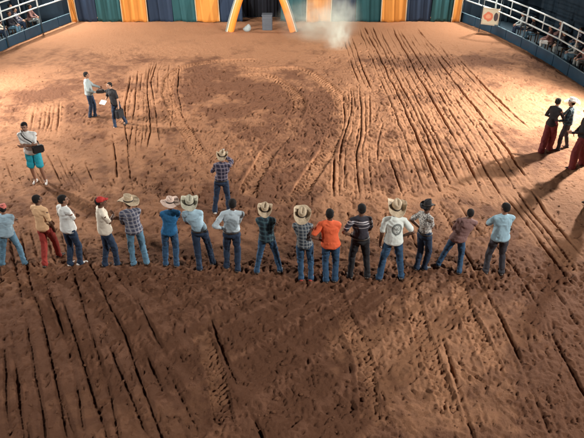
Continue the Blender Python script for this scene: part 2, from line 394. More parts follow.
# damp, freshly turned soil: darker patches, with foreground lamplight painted in
DAMP_AND_LIGHT = np.zeros((NY, NX))
for px, py, rx, ry, a in ((430,62,2.6,1.2,.9),(462,62,2.0,1.3,.6),(300,110,1.3,1.8,.8),(200,75,1.8,1.6,.6),(250,100,1.6,2.5,.8),(170,95,1.6,1.4,.7),(270,150,1.1,1.8,.6),(150,60,2.2,.8,.5),(330,130,.5,1.6,.5),(30,95,2.6,1.6,.75),(90,300,3,2,.45),(250,330,2.2,1.6,.35),(180,280,3,.9,.35),(20,380,1.6,1.6,.35),
                       (560,300,.9,1.6,.7),(570,400,.8,1.4,.7),(390,150,.9,2.0,.45),(130,150,1.0,1.6,.35),(350,300,1.2,.8,.4),(300,390,1.2,.9,.6),(545,60,1.5,2.5,.5),(215,190,2.4,.8,.5),(60,190,2.5,1.0,.4),(500,60,2.0,1.2,.3)):
    cx, cy = gnd(px, py); DAMP_AND_LIGHT += a * np.exp(-(((XX - cx) / rx) ** 2 + ((YY - cy) / ry) ** 2))
DAMP_AND_LIGHT = np.clip(DAMP_AND_LIGHT + 1.0 * vnoise2(XX * .8, YY * .6, 61) + .8 * vnoise2(XX * 2.6, YY * 2.1, 62) + .6 * vnoise2(XX * 8, YY * 7, 63), 0, 1)
DAMP_AND_LIGHT = DAMP_AND_LIGHT + .42 * np.clip((28.5 - YY) / 3, 0, 1) * np.clip((10.5 - np.abs(XX + 1)) / 4, .2, 1)
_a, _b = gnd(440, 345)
DAMP_AND_LIGHT = DAMP_AND_LIGHT + (.42 - .85 * np.exp(-(((XX - _a) / 1.6) ** 2 + ((YY - _b) / 2.4) ** 2))) * np.clip((14.5 - YY) / 4, 0, 1)  # pool of lamplight at the near right painted as paler sand
DAMP_AND_LIGHT *= (1 - .85 * far); DAMP_AND_LIGHT = np.clip(DAMP_AND_LIGHT - .55 * PACK - .42 * np.exp(-(DIST / .26) ** 2) * np.clip((YY - 9) / 4, .0, 1), 0, 1.25)
me = bpy.data.meshes.new('sand'); nv = NX * NY
me.vertices.add(nv); me.vertices.foreach_set('co', np.c_[XX.ravel(), YY.ravel(), HT.ravel()].astype(np.float32).ravel())
idx = np.arange(nv).reshape(NY, NX); q = np.stack([idx[:-1, :-1], idx[:-1, 1:], idx[1:, 1:], idx[1:, :-1]], -1).reshape(-1, 4)
cxq = (XX[:-1, :-1] + dX / 2).ravel(); cyq = YY[:-1, :-1].ravel()
keep = (np.abs(cxq) < .56 * (cyq * 1.0 + 3.2) + 3.2) & (cxq < np.interp(cyq, [4, 11, 18, 22.4, 25.7, 29.9, 33.5, 34.35], [11.9, 12.1, 11.9, 11.6, 11.4, 10.75, 9.8, 9.35])) & (cxq > np.interp(cyq, [4, 10, 17, 23, 28, 32.1, 34.35], [-13.6, -14, -14.2, -14.1, -13.7, -12.8, -12.1]))
q = q[keep]
me.loops.add(q.size); me.loops.foreach_set('vertex_index', q.ravel().astype(np.int32))
me.polygons.add(len(q)); me.polygons.foreach_set('loop_start', np.arange(0, q.size, 4, dtype=np.int32))
me.polygons.foreach_set('use_smooth', np.ones(len(q), bool)); me.update(calc_edges=True)
at_ = me.attributes.new('damp_and_light', 'FLOAT', 'POINT'); at_.data.foreach_set('value', DAMP_AND_LIGHT.ravel().astype(np.float32))

sand = bpy.data.materials.new('sand'); sand.use_nodes = True; t = sand.node_tree; b = t.nodes['Principled BSDF']
b.inputs['Roughness'].default_value = .92; b.inputs['Specular IOR Level'].default_value = .2
tc = t.nodes.new('ShaderNodeTexCoord'); at = t.nodes.new('ShaderNodeAttribute'); at.attribute_name = 'damp_and_light'
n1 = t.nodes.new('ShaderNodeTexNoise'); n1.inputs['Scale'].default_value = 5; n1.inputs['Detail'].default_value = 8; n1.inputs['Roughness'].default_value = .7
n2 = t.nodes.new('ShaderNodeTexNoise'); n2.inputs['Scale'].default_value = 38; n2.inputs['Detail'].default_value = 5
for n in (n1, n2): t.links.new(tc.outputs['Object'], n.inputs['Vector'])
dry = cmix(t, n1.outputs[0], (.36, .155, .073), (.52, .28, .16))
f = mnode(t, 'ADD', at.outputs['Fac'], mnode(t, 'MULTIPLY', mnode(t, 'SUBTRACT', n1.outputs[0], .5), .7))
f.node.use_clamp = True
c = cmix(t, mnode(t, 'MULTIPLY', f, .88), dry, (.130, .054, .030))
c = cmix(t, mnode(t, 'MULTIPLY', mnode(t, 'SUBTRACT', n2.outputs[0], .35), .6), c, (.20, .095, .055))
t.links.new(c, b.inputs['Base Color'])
n3 = t.nodes.new('ShaderNodeTexNoise'); n3.inputs['Scale'].default_value = 11; n3.inputs['Detail'].default_value = 10; n3.inputs['Roughness'].default_value = .75; t.links.new(tc.outputs['Object'], n3.inputs['Vector'])
bp = t.nodes.new('ShaderNodeBump'); bp.inputs['Strength'].default_value = 1.0; bp.inputs['Distance'].default_value = .055
t.links.new(n3.outputs[0], bp.inputs['Height']); t.links.new(bp.outputs[0], b.inputs['Normal'])
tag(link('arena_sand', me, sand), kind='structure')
# loose clods lying on the sand
mb = MB(); ico = bmesh.new(); bmesh.ops.create_icosphere(ico, subdivisions=1, radius=1)
iv = [v.co.copy() for v in ico.verts]; ifc = [tuple(v.index for v in f.verts) for f in ico.faces]; ico.free()
for k in range(2400):
    y = 5.6 + 20 * random.random() ** 1.5; x = random.uniform(-.52, .52) * (y * 1.02 + 3)
    r = random.choice((.010, .013, .018, .026)) * random.uniform(.7, 1.3); z = hgt(x, y)
    mb.add([(x + v.x * r * random.uniform(.7, 1.4), y + v.y * r * random.uniform(.7, 1.4), z + r * .25 + v.z * r * random.uniform(.5, .9)) for v in iv], ifc)
clods = mb.build('soil_clods', sand)
ca = clods.data.attributes.new('damp_and_light', 'FLOAT', 'POINT'); ca.data.foreach_set('value', np.full(len(clods.data.vertices), .85, np.float32))
tag(clods, 'small loose clods of reddish soil scattered over the churned sand', 'soil', kind='stuff')
# ground outside the arena
og = MB()
og.add([(-400, -250, -.12), (400, -250, -.12), (400, 500, -.12), (-400, 500, -.12)], [(0, 1, 2, 3)])
tag(og.build('ground', M['tarp']), kind='structure')
ap = MB(); ap.add([(-13.6, -9, -.105), (11.9, -9, -.105), (11.9, 18, -.105), (-13.9, 18, -.105)], [(0, 1, 2, 3)])
tag(ap.build('arena_apron', sand), kind='structure')

# ------------------------------------------------------------------ drapes across the far end
def drape(x0, x1, y, mkey, label, group, seed, hem=False):
    rr = random.Random(seed); n = max(10, int((x1 - x0) / .035)); rows = 26; Hh = 4.2
    k1 = rr.uniform(9, 13); k2 = rr.uniform(21, 27); p1 = rr.uniform(0, 6); p2 = rr.uniform(0, 6); V = []; F = []
    for j in range(rows + 1):
        v = j / rows
        for i in range(n + 1):
            u = i / n; x = x0 + (x1 - x0) * u
            dd = .035 * math.sin(k1 * x + p1 + .5 * v) + .018 * math.sin(k2 * x + p2 + 1.3 * math.sin(3 * v)) + .03 * (1 - v) * math.sin(4 * x + seed)
            xx = x + .05 * math.sin(3.5 * v + seed) * (1 - v) * (1 if 0 < i < n else .5)
            V.append((xx, y + dd, .015 + Hh * v + .035 * math.sin(5 * x + seed) * (1 - v)))
    w_ = n + 1
    for j in range(rows):
        for i in range(n): F.append((j*w_+i, j*w_+i+1, (j+1)*w_+i+1, (j+1)*w_+i))
    me = bpy.data.meshes.new('drape'); me.from_pydata(V, [], F); me.update()
    x_m = (x0 + x1) / 2
    for v_ in me.vertices: v_.co.x -= x_m; v_.co.y -= y
    o = link('hanging_drape', me, M[mkey], None, True); o.location = (x_m, y, 0)
    s = o.modifiers.new('thick', 'SOLIDIFY'); s.thickness = .012
    tag(o, label, 'drape', group)
    if hem:
        for e, xs in (('l', x0), ('r', x1)):
            hm = MB(); col = 0 if e == 'l' else n
            pts = [Vector(V[j * w_ + col]) - Vector((x_m, y, 0)) + Vector((0, -.012, 0)) for j in range(rows + 1)]
            hm.tube(pts, .028, 6); hm.build('hem', M['hem'], o, True)
    return o
YW = 34.0
def wx(px, y=YW): return on_y(px, 20, y)[0]
cuts = [(71.5, 78, 'yellow', 'narrow yellow drape at the far left corner beside the dark fence'),
        (78, 97.5, 'navy', 'navy drape just right of the narrow yellow drape at the left corner'),
        (97.5, 122.5, 'teal', 'teal drape left of the first wide yellow drape'),
        (122.5, 148, 'yellow', 'wide yellow drape above the two men talking, first wide one from the left'),
        (148, 173, 'navy', 'navy drape between the first wide yellow drape and a teal drape'),
        (173, 196.5, 'teal', 'teal drape left of the yellow drape that is beside the arch'),
        (196.5, 219.5, 'yellow', 'yellow drape with gathered folds just left of the arch'),
        (219.5, 243, 'navy', 'navy drape partly behind the left leg of the yellow arch'),
        (281, 306.5, 'teal', 'teal drape partly behind the right leg of the arch'),
        (306.5, 331, 'yellow', 'yellow drape with folds just right of the arch beside the smoke'),
        (331, 355, 'navy', 'navy drape behind the puff of smoke'),
        (355, 380.5, 'teal', 'teal drape right of the smoke puff'),
        (380.5, 405.5, 'yellow', 'plain wide yellow drape, second to the right of the arch'),
        (405.5, 431, 'navy', 'navy drape right of the last wide yellow drape'),
        (431, 452, 'teal', 'bright teal drape beside the narrow yellow drape at the right corner'),
        (452, 460, 'yellow', 'narrow pale yellow drape at the far right corner beside the dark fence')]
for i, (a, c_, k, lab) in enumerate(cuts):
    drape(wx(a) + .01, wx(c_) - .01, YW + (0 if k == 'yellow' else .09), k + '_drape', lab, k + ' drapes across the far end', i + 3, k == 'yellow')
dk = MB()
xa, xb = wx(240) , wx(284)
V = []; F = []
for i in range(61):
    x = xa + (xb - xa) * i / 60
    for z in (0.0, 4.1): V.append((x - (xa + xb) / 2, .05 * math.sin(x * 14) + .03 * math.sin(x * 31), z))
for i in range(60): F.append((2*i, 2*i+2, 2*i+3, 2*i+1))
dk.add(V, F); o = dk.build('hanging_drape', M['dark_cloth'], None, True); o.location = ((xa + xb) / 2, YW + 1.3, 0)
o.modifiers.new('thick', 'SOLIDIFY').thickness = .012
tag(o, 'near black drape closing the opening behind the yellow arch', 'drape')
fr = empty('drape_frame', (0, YW + .3, 0)); tag(fr, 'dark steel pipe frame carrying the coloured drapes', 'frame')
for z in (4.2,):
    MB().tube([(wx(68), 0, z), (wx(463), 0, z)], .04).build('crossbar', M['dark_steel'], fr, True)
for px in (70, 122, 173, 220, 304, 355, 405, 461):
    MB().tube([(wx(px), 0.02, 0), (wx(px), 0.02, 4.15)], .04).build('post', M['dark_steel'], fr, True)

# the arch of yellow vinyl with pale piping
A = empty('entrance_arch', ((-3.28 + .16) / 2 - .02, 31.9, 0)); tag(A, 'yellow arch with pale piping standing in front of the dark opening', 'arch')
def arch_path(off, n=40):
    hw, hh = 1.56 + off, 3.35 + off; P = []
    for i in range(n + 1):
        a = -1 + 2 * i / n; x = hw * a; z = hh * (1 - abs(a) ** 2.35)
        P.append((x, 0, z))
    return P
def arch_pts(off): 
    P = []
    for i in range(49):
        a = -math.cos(math.pi * i / 48)
        P.append(((1.62 + off) * a, 0, (3.15 + off * 1.6) * (1 - abs(a) ** 1.75)))
    return P
MB().tube(arch_pts(0), .165, 14).build('arch_tube', M['yellow_vinyl'], A, True)
MB().tube([(x * 1.0, -.04, z) for x, y, z in arch_pts(.18)], .038, 8).build('piping', M['white_vinyl'], A, True)
MB().tube([(x * 1.0, .03, z) for x, y, z in arch_pts(.25)], .035, 8).build('piping', M['grey_vinyl'], A, True)
# things in the arch
def beveled(m, wd=.015, seg=2):
    bm = bmesh.new(); bm.from_mesh(m); bmesh.ops.bevel(bm, geom=bm.edges[:], offset=wd, segments=seg, affect='EDGES'); bm.to_mesh(m); bm.free(); return m
cx, cz = on_y(267.5, 32, 32.4)
cr = empty('storage_crate', (cx, 32.4, 0)); tag(cr, 'tall pale grey crate standing inside the arch opening', 'crate')
link('crate_body', beveled(MB().box((-.26, -.25, 0), (.26, .25, .72)).mesh()), M['grey_crate'], cr)
link('lid', beveled(MB().box((-.28, -.27, .725), (.28, .27, .79)).mesh()), M['grey_crate'], cr)
for z in (.25, .55): link('rib', beveled(MB().box((-.27, -.262, z), (.27, -.252, z + .05)).mesh(), .004, 1), M['grey_crate'], cr)
bx_, _ = on_y(247, 31, 31.95)
bm = bmesh.new(); bmesh.ops.create_icosphere(bm, subdivisions=4, radius=1)
for v in bm.verts:
    p = v.co.copy(); z = p.z; s_ = 1 - .45 * max(0, z)
    v.co = Vector((p.x * .21 * s_ + .07 * max(0, z), p.y * .15 * s_, (z * .19 + .17) + (.04 * p.x if z > 0 else 0)))
    v.co *= 1 + .05 * math.sin(9 * p.x + 5 * p.z) * math.sin(7 * p.y)
me = bpy.data.meshes.new('sack'); bm.to_mesh(me); bm.free()
o = link('cloth_sack', me, M['grey_shirt'], None, True); o.location = (bx_, 31.95, 0); tag(o, 'small pale cloth sack lying on the ground inside the arch', 'sack')

# ------------------------------------------------------------------ fences
def fence(path, side, label, zs):
    a = empty('arena_fence', (path[0][0], path[0][1], 0)); tag(a, label, 'fence')
    o0 = Vector((path[0][0], path[0][1], 0)); P = [Vector((x, y, 0)) - o0 for x, y in path]
    L = [0]
    for i in range(1, len(P)): L.append(L[-1] + (P[i] - P[i-1]).length)
    def at(s):
        for i in range(1, len(P)):
            if s <= L[i] + 1e-6:
                k = (s - L[i-1]) / (L[i] - L[i-1]); return P[i-1].lerp(P[i], k)
        return P[-1]
    s = 0; sec = 2.9
    while s < L[-1] - .3:
        e = min(s + sec, L[-1]); p, q = at(s), at(e); d = (q - p).normalized(); nrm = Vector((-d.y, d.x, 0))
        g = .03
        m = Matrix.Translation(p) @ Matrix(((d.x, nrm.x, 0, 0), (d.y, nrm.y, 0, 0), (0, 0, 1, 0), (0, 0, 0, 1))); ln = (q - p).length
        for k in range(2):
            a0 = g + k * ln / 2; a1 = (k + 1) * ln / 2 - g * .5
            link('board', beveled(MB().box((a0, -.02, -.1), (a1, .02, .46), m).mesh(), .006, 1), M['blue_board'], a)
            link('board_cap', beveled(MB().box((a0, -.03, .462), (a1, .03, .49), m).mesh(), .006, 1), M['board_edge'], a)
            # dark blue mesh sheet laced below the rails
        for x in (g, ln - g):
            MB().tube([m @ Vector((x, .05, -.1)), m @ Vector((x, .05, zs[0]))], .024, 8).build('post', M['dark_steel'], a, True)
        for z in zs:
            MB().tube([m @ Vector((g, .05, z)), m @ Vector((ln - g, .05, z))], .034, 8).build('rail', M['white_paint'], a, True)
        for x in (g, ln / 2, ln - g):
            MB().tube([m @ Vector((x, .05, zs[0] - .02)), m @ Vector((x, .05, zs[-1] + .0))], .025, 8).build('upright', M['white_paint'], a, True)
        s = e
    return a
PR = [(9.35, 34.35), (9.8, 33.5), (10.75, 29.9), (11.4, 25.7), (11.6, 22.4), (11.9, 18.0), (12.1, 11.0), (11.9, 4.0)]
PL = [(-12.1, 34.35), (-12.8, 32.1), (-13.7, 28.0), (-14.1, 23.0), (-14.2, 17), (-14.0, 10), (-13.6, 4)]
fence(PR, 1, 'white railing over low blue boards along the right side of the arena', (1.14, 1.48, 1.84))
fence(PL, -1, 'white railing over low blue boards along the left side of the arena', (1.30, 1.68, 2.06))
# tall dark tarps behind each side
def tarp(path, label):
    V = []; F = []; n = 0; pts = []
    for (x0, y0), (x1, y1) in zip(path, path[1:]):
        k = max(2, int(math.hypot(x1 - x0, y1 - y0) / .15))
        for i in range(k): pts.append((x0 + (x1 - x0) * i / k, y0 + (y1 - y0) * i / k))
    pts.append(path[-1])
    for j in range(9):
        for i, (x, y) in enumerate(pts): V.append((x + .04 * math.sin(i * .9 + j * .3), y, -.1 + j * .32))
    w_ = len(pts)
    for j in range(8):
        for i in range(w_ - 1): F.append((j*w_+i, j*w_+i+1, (j+1)*w_+i+1, (j+1)*w_+i))
    o = MB().add(V, F).build('tarpaulin', M['tarp'], None, True); o.modifiers.new('t', 'SOLIDIFY').thickness = .01
    tag(o, label, 'tarpaulin')
tarp([(9.4, 34.6), (13.8, 34.4), (14.9, 27), (15.3, 12), (15.2, 3)], 'dark blue tarpaulin wall behind the right railing')
tarp([(-12.3, 34.6), (-16.2, 33.6), (-17.2, 26), (-17.5, 12), (-17.2, 3)], 'dark blue tarpaulin wall behind the left railing')

# sponsor board at the right corner
px0 = gnd(492, 32); sx, sy = 10.12, 31.5
S = empty('corner_banner', (sx, sy, 0), R(-32)); tag(S, 'white framed banner with a red and orange print hanging at the right corner', 'banner')
link('banner_frame', beveled(MB().box((-.44, -.02, .42), (.44, .02, 1.26)).mesh(), .01, 1), M['white_vinyl'], S)
pr = bpy.data.materials.new('banner_print'); pr.use_nodes = True; t = pr.node_tree; b = t.nodes['Principled BSDF']
tc = t.nodes.new('ShaderNodeTexCoord'); nz = t.nodes.new('ShaderNodeTexNoise'); nz.inputs['Scale'].default_value = 3.2; nz.inputs['Detail'].default_value = 1
t.links.new(tc.outputs['Object'], nz.inputs['Vector'])
sp = t.nodes.new('ShaderNodeSeparateXYZ'); t.links.new(tc.outputs['Object'], sp.inputs[0])
x = mnode(t, 'SUBTRACT', sp.outputs[0], -.10); z = mnode(t, 'SUBTRACT', sp.outputs[2], .84)
d = mnode(t, 'SQRT', mnode(t, 'ADD', mnode(t, 'MULTIPLY', x, x), mnode(t, 'MULTIPLY', z, z)))
d = mnode(t, 'ADD', d, mnode(t, 'MULTIPLY', mnode(t, 'SUBTRACT', nz.outputs[0], .5), .25))
c = cmix(t, mnode(t, 'LESS_THAN', d, .24), (.70, .66, .50), (.75, .22, .12)); c = cmix(t, mnode(t, 'LESS_THAN', d, .12), c, (.85, .42, .25))
x2 = mnode(t, 'MULTIPLY', mnode(t, 'SUBTRACT', sp.outputs[0], .27), 2.0); z2 = mnode(t, 'SUBTRACT', sp.outputs[2], .86)
d2 = mnode(t, 'SQRT', mnode(t, 'ADD', mnode(t, 'MULTIPLY', x2, x2), mnode(t, 'MULTIPLY', z2, z2)))
c = cmix(t, mnode(t, 'LESS_THAN', d2, .21), c, (.06, .05, .06)); t.links.new(c, b.inputs['Base Color'])
MB().box((-.37, -.027, .49), (.37, -.022, 1.19)).build('banner_print', pr, S)
for s_ in (-.42, .42): MB().tube([(s_, 0, 1.26), (s_ * 1.0, 0, 2.6)], .012, 6).build('rope', M['white_paint'], S)
MB().tube([(-.5, 0, 2.6), (.5, 0, 2.6)], .02, 8).build('crossbar', M['white_paint'], S)
for s_ in (-.5, .5): MB().tube([(s_, 0.05, 0), (s_, 0.05, 2.65)], .022, 8).build('post', M['dark_steel'], S)

# floodlight masts (the lamps at the top are the lights declared above)
glow = bpy.data.materials.new('lamp_glass'); glow.use_nodes = True
gb = glow.node_tree.nodes['Principled BSDF']; gb.inputs['Emission Color'].default_value = (1, .95, .85, 1); gb.inputs['Emission Strength'].default_value = 6
mast_labels = ['short floodlight mast behind the right railing', 'short floodlight mast behind the left railing', 'tall floodlight mast at the near right', 'tall floodlight mast at the near left', 'floodlight mast behind the far left corner of the arena', 'floodlight mast behind the far right corner of the arena']
for (ft, lp, aim, *_), lab in zip(LAMPS, mast_labels):
    m_ = empty('floodlight_mast', ft); tag(m_, lab, 'floodlight', 'floodlight masts round the arena')
    l = Vector(lp) - Vector(ft); dr = (Vector(aim) - Vector(lp)).normalized(); top = l - dr * .30
    MB().tube([(0, 0, -.1), (0, 0, top.z - .15), top - dr * .05], [.09, .06, .05], 12).build('pole', M['dark_steel'], m_, True)
    rot = dr.to_track_quat('-Z', 'Y').to_matrix().to_4x4()
    mm = Matrix.Translation(top) @ rot
    link('lamp_housing', beveled(MB().box((-.3, -.2, 0), (.3, .2, .14), mm).mesh(), .02), M['black_plastic'], m_)
    MB().box((-.27, -.17, -.012), (.27, .17, -.002), mm).build('lamp_glass', glow, m_)

# ------------------------------------------------------------------ PEOPLE
dg_scene = sc
def remesh(blobs, voxel, smooth=2, ratio=1.0, wrinkle=0, seed=0, clip=None):
    bm = bmesh.new()
    for bl in blobs:
        if bl[0] == 'c':
            _, p0, p1, r0, r1 = bl[:5]; flat = bl[5] if len(bl) > 5 else None
            p0, p1 = Vector(p0), Vector(p1); ax = p1 - p0; Ln = ax.length
            if Ln < 1e-5: ax = Vector((0, 0, 1)); Ln = 1e-5
            q = ax.to_track_quat('Z', 'Y').to_matrix(); n = 14; rings = []
            prof = [(-r0 * math.cos(a), r0 * math.sin(a)) for a in (0.01, .4, .8, 1.2, 1.5708)]
            prof += [(Ln + r1 * math.sin(a), r1 * math.cos(a)) for a in (0, .4, .8, 1.2, 1.56)]
            for z, r in prof:
                rings.append([bm.verts.new(p0 + q @ Vector((r * math.cos(2 * math.pi * k / n), r * math.sin(2 * math.pi * k / n), z))) for k in range(n)])
            for a_, b_ in zip(rings, rings[1:]):
                for k in range(n): bm.faces.new((a_[k], a_[(k+1) % n], b_[(k+1) % n], b_[k]))
            bm.faces.new(rings[0][::-1]); bm.faces.new(rings[-1])
        else:
            _, c_, rad, rot = bl
            r_ = bmesh.ops.create_icosphere(bm, subdivisions=3, radius=1)
            mt = Matrix.Translation(c_) @ (rot if rot is not None else Matrix.Identity(4)) @ Matrix.Diagonal((*rad, 1))
            for v in r_['verts']: v.co = mt @ v.co
    me = bpy.data.meshes.new('tmp'); bm.to_mesh(me); bm.free()
    o = bpy.data.objects.new('tmp', me); C.objects.link(o)
    md = o.modifiers.new('r', 'REMESH'); md.mode = 'VOXEL'; md.voxel_size = voxel
    if smooth: s_ = o.modifiers.new('s', 'SMOOTH'); s_.factor = .5; s_.iterations = smooth
    if ratio < 1: d_ = o.modifiers.new('d', 'DECIMATE'); d_.ratio = ratio
    dg = bpy.context.evaluated_depsgraph_get(); ev = o.evaluated_get(dg)
    out = bpy.data.meshes.new_from_object(ev)
    bpy.data.objects.remove(o); bpy.data.meshes.remove(me)
    if wrinkle:
        n = len(out.vertices); co = np.empty(n * 3, np.float32); out.vertices.foreach_get('co', co); co = co.reshape(-1, 3).astype(float)
        no = np.empty(n * 3, np.float32); out.vertices.foreach_get('normal', no); no = no.reshape(-1, 3)
        wv = vnoise3(co * np.array([9, 9, 16.]) + vnoise3(co * 5, seed + 3)[:, None] * 2.5, seed)
        wv = (.5 - np.abs(wv) * 2) * .8 + .6 * vnoise3(co * 6, seed + 1)
        co += no * (wv * wrinkle)[:, None]
        out.vertices.foreach_set('co', co.astype(np.float32).ravel()); out.update()
    out.polygons.foreach_set('use_smooth', [True] * len(out.polygons))
    return out

def ik(a, c_, l1, l2, pole):
    a, c_, pole = Vector(a), Vector(c_), Vector(pole); d = c_ - a; L = d.length
    mx = (l1 + l2) * .995
    if L > mx: c_ = a + d.normalized() * mx; d = c_ - a; L = mx
    x = (l1 * l1 - l2 * l2 + L * L) / (2 * L); h = math.sqrt(max(0, l1 * l1 - x * x)); u = d.normalized()
    pp = pole - u * pole.dot(u)
    pp = pp.normalized() if pp.length > 1e-4 else u.orthogonal().normalized()
    return a + u * x + pp * h, c_

ARMS = {  # hand position, elbow pole, finger direction, palm normal (right arm, x outwards)
 'down':   ((.25, .05, .80), (.4, -1, 0), (0, .1, -1), (-1, 0, 0)),
 'bent':   ((.22, .26, 1.05), (.5, -1, -.3), (-.2, 1, -.1), (-1, 0, -.2)),
 'crossed': ((-.10, .22, 1.18), (.45, -.15, -1), (-1, .1, .1), (0, -1, 0)),
 'pocket': ((.19, .09, .90), (1, -1, 0), (-.1, .2, -1), (-1, 0, 0)),
 'hips':   ((.185, .03, 1.03), (1, -.7, 0), (-.3, .8, -.5), (-1, 0, 0)),
 'front':  ((.03, .21, .99), (1, -.3, -.2), (-.8, .3, -.5), (0, -1, 0)),
 'back':   ((.04, -.17, 1.02), (1, -.4, -.2), (-.9, -.1, -.4), (0, 1, 0)),
 'chest':  ((.05, .24, 1.28), (1, -.2, -.8), (-.7, .3, .5), (0, -1, 0)),
 'face':   ((.07, .22, 1.57), (1, .4, -1), (-.3, 0, 1), (-.3, -1, 0)),
 'hold':   ((.14, .40, 1.12), (.6, -.6, -1), (-.1, 1, .1), (-1, 0, 0)),
 'lap':    ((.12, .38, .62), (.8, -.6, 0), (-.2, 1, -.2), (0, 0, -1)),
 'forward': ((.10, .50, 1.18), (.5, -.3, -1), (-.1, 1, .1), (-1, 0, 0)),
}
def hand_blobs(w, d, nrm, side, s=1.0, curl=.35):
    d = Vector(d).normalized(); nrm = Vector(nrm); nrm = (nrm - d * nrm.dot(d)).normalized(); sd = d.cross(nrm).normalized()
    tsign = 1 if side > 0 else -1
    if side > 0: sd = -sd
    B = []; w = Vector(w)
    for k, off in enumerate((-.030, -.010, .010, .029)):
        mcp = w + d * (.088 - .006 * abs(k - 1)) + sd * off
        B.append(('c', w + d * .01 + sd * off * .6, mcp, .017, .0135))
        L = (.078, .086, .080, .062)[k]; p = mcp; dd = d.copy(); r = .0105
        for j, f_ in enumerate((.45, .32, .23)):
            ang = curl * (1 + .5 * j) + .06 * k
            dd = (dd * math.cos(ang) + nrm * math.sin(ang)).normalized()
            q = p + dd * L * f_; B.append(('c', p, q, r, r * .92)); p = q; r *= .92
    # thumb from the index side of the palm base
    p = w + d * .025 - sd * .026; q = p + (d * .6 - sd * .75 + nrm * .35).normalized() * .042
    B.append(('c', p, q, .0145, .0125)); q2 = q + (d * .9 - sd * .25 + nrm * .4).normalized() * .034; B.append(('c', q, q2, .012, .011))
    q3 = q2 + (d * .95 + nrm * .35).normalized() * .024; B.append(('c', q2, q3, .011, .0095))
    return B

def hat_mesh(kind='cowboy', rb=.185, curl=.07, crown=.115, seed=0, pinch=.035):
    """lathe of crown and brim; brim curled up at the sides, crown dented along its top"""
    n = 48; V = []; F = []
    rx, ry = .086, .104
    prof = []
    for i in range(9): prof.append(('b', 1 - i / 8))          # brim outer -> inner
    for i in range(1, 8): prof.append(('w', i / 7))           # crown wall
    for i in range(1, 6): prof.append(('t', i / 5))           # top
    for typ, u in prof:
        for k in range(n):
            a = 2 * math.pi * k / n; ca, sa = math.cos(a), math.sin(a)
            if typ == 'b':
                R0 = (rb - .09) * u * (1 + .13 * sa * sa + .05 * math.sin(2 * a + seed) + .03 * math.sin(5 * a + 2 * seed)); x = ca * (rx + R0); y = sa * (ry + R0)
                z = curl * (abs(ca) ** 2.2) * u ** 1.6 - .028 * (abs(sa) ** 3) * u + .014 * math.sin(3 * a + seed) * u + .007 * math.sin(7 * a + seed * 3) * u
                x *= 1 - .16 * u * abs(ca) ** 2 * (curl / .07)
            elif typ == 'w':
                s_ = 1 - .16 * u; x = ca * rx * s_; y = sa * ry * s_
                z = crown * u * (1 + .12 * sa); 
                if sa > 0: x *= 1 - .28 * u * sa
            else:
                s_ = (1 - .16) * (1 - u); x = ca * rx * s_; y = sa * ry * s_
                z = crown * (1 + .12 * sa * (1 - u)) + .018 * (1 - (1 - u) ** 2)
                if sa > 0: x *= 1 - .28 * sa
                z -= pinch * math.exp(-((x) / .022) ** 2) * min(1, u * 2.2)
            V.append((x, y, z))
    m = len(prof)
    for j in range(m - 1):
        for k in range(n): F.append((j*n+k, j*n+(k+1)%n, (j+1)*n+(k+1)%n, (j+1)*n+k))
    F.append(tuple((m-1)*n + k for k in range(n)))
    b1 = MB().add(V, F).mesh('hat')
    band = MB(); BV = []
    for z in (.006, .034):
        for k in range(n):
            a = 2 * math.pi * k / n; u = z / crown; s_ = 1 - .16 * u; x = math.cos(a) * (rx * s_ + .004); y = math.sin(a) * (ry * s_ + .004)
            if y > 0: x *= 1 - .28 * u * math.sin(a)
            BV.append((x, y, z * (1 + .12 * math.sin(a))))
    band.add(BV, [(k, (k+1) % n, n + (k+1) % n, n + k) for k in range(n)])
    return b1, band.mesh('band')

def dress_hat(parent, pos, tilt, matk, rot=0, scale=1.0, bandmat='band', **kw):
    hm, bd = hat_mesh(**kw)
    o = link('cowboy_hat', hm, M[matk], parent, True); o.location = pos; o.rotation_euler = (tilt[0], tilt[1], rot); o.scale = (scale,) * 3
    s_ = o.modifiers.new('t', 'SOLIDIFY'); s_.thickness = .005
    bo = link('hat_band', bd, M[bandmat], o, True); bo.modifiers.new('t', 'SOLIDIFY').thickness = .003
    return o

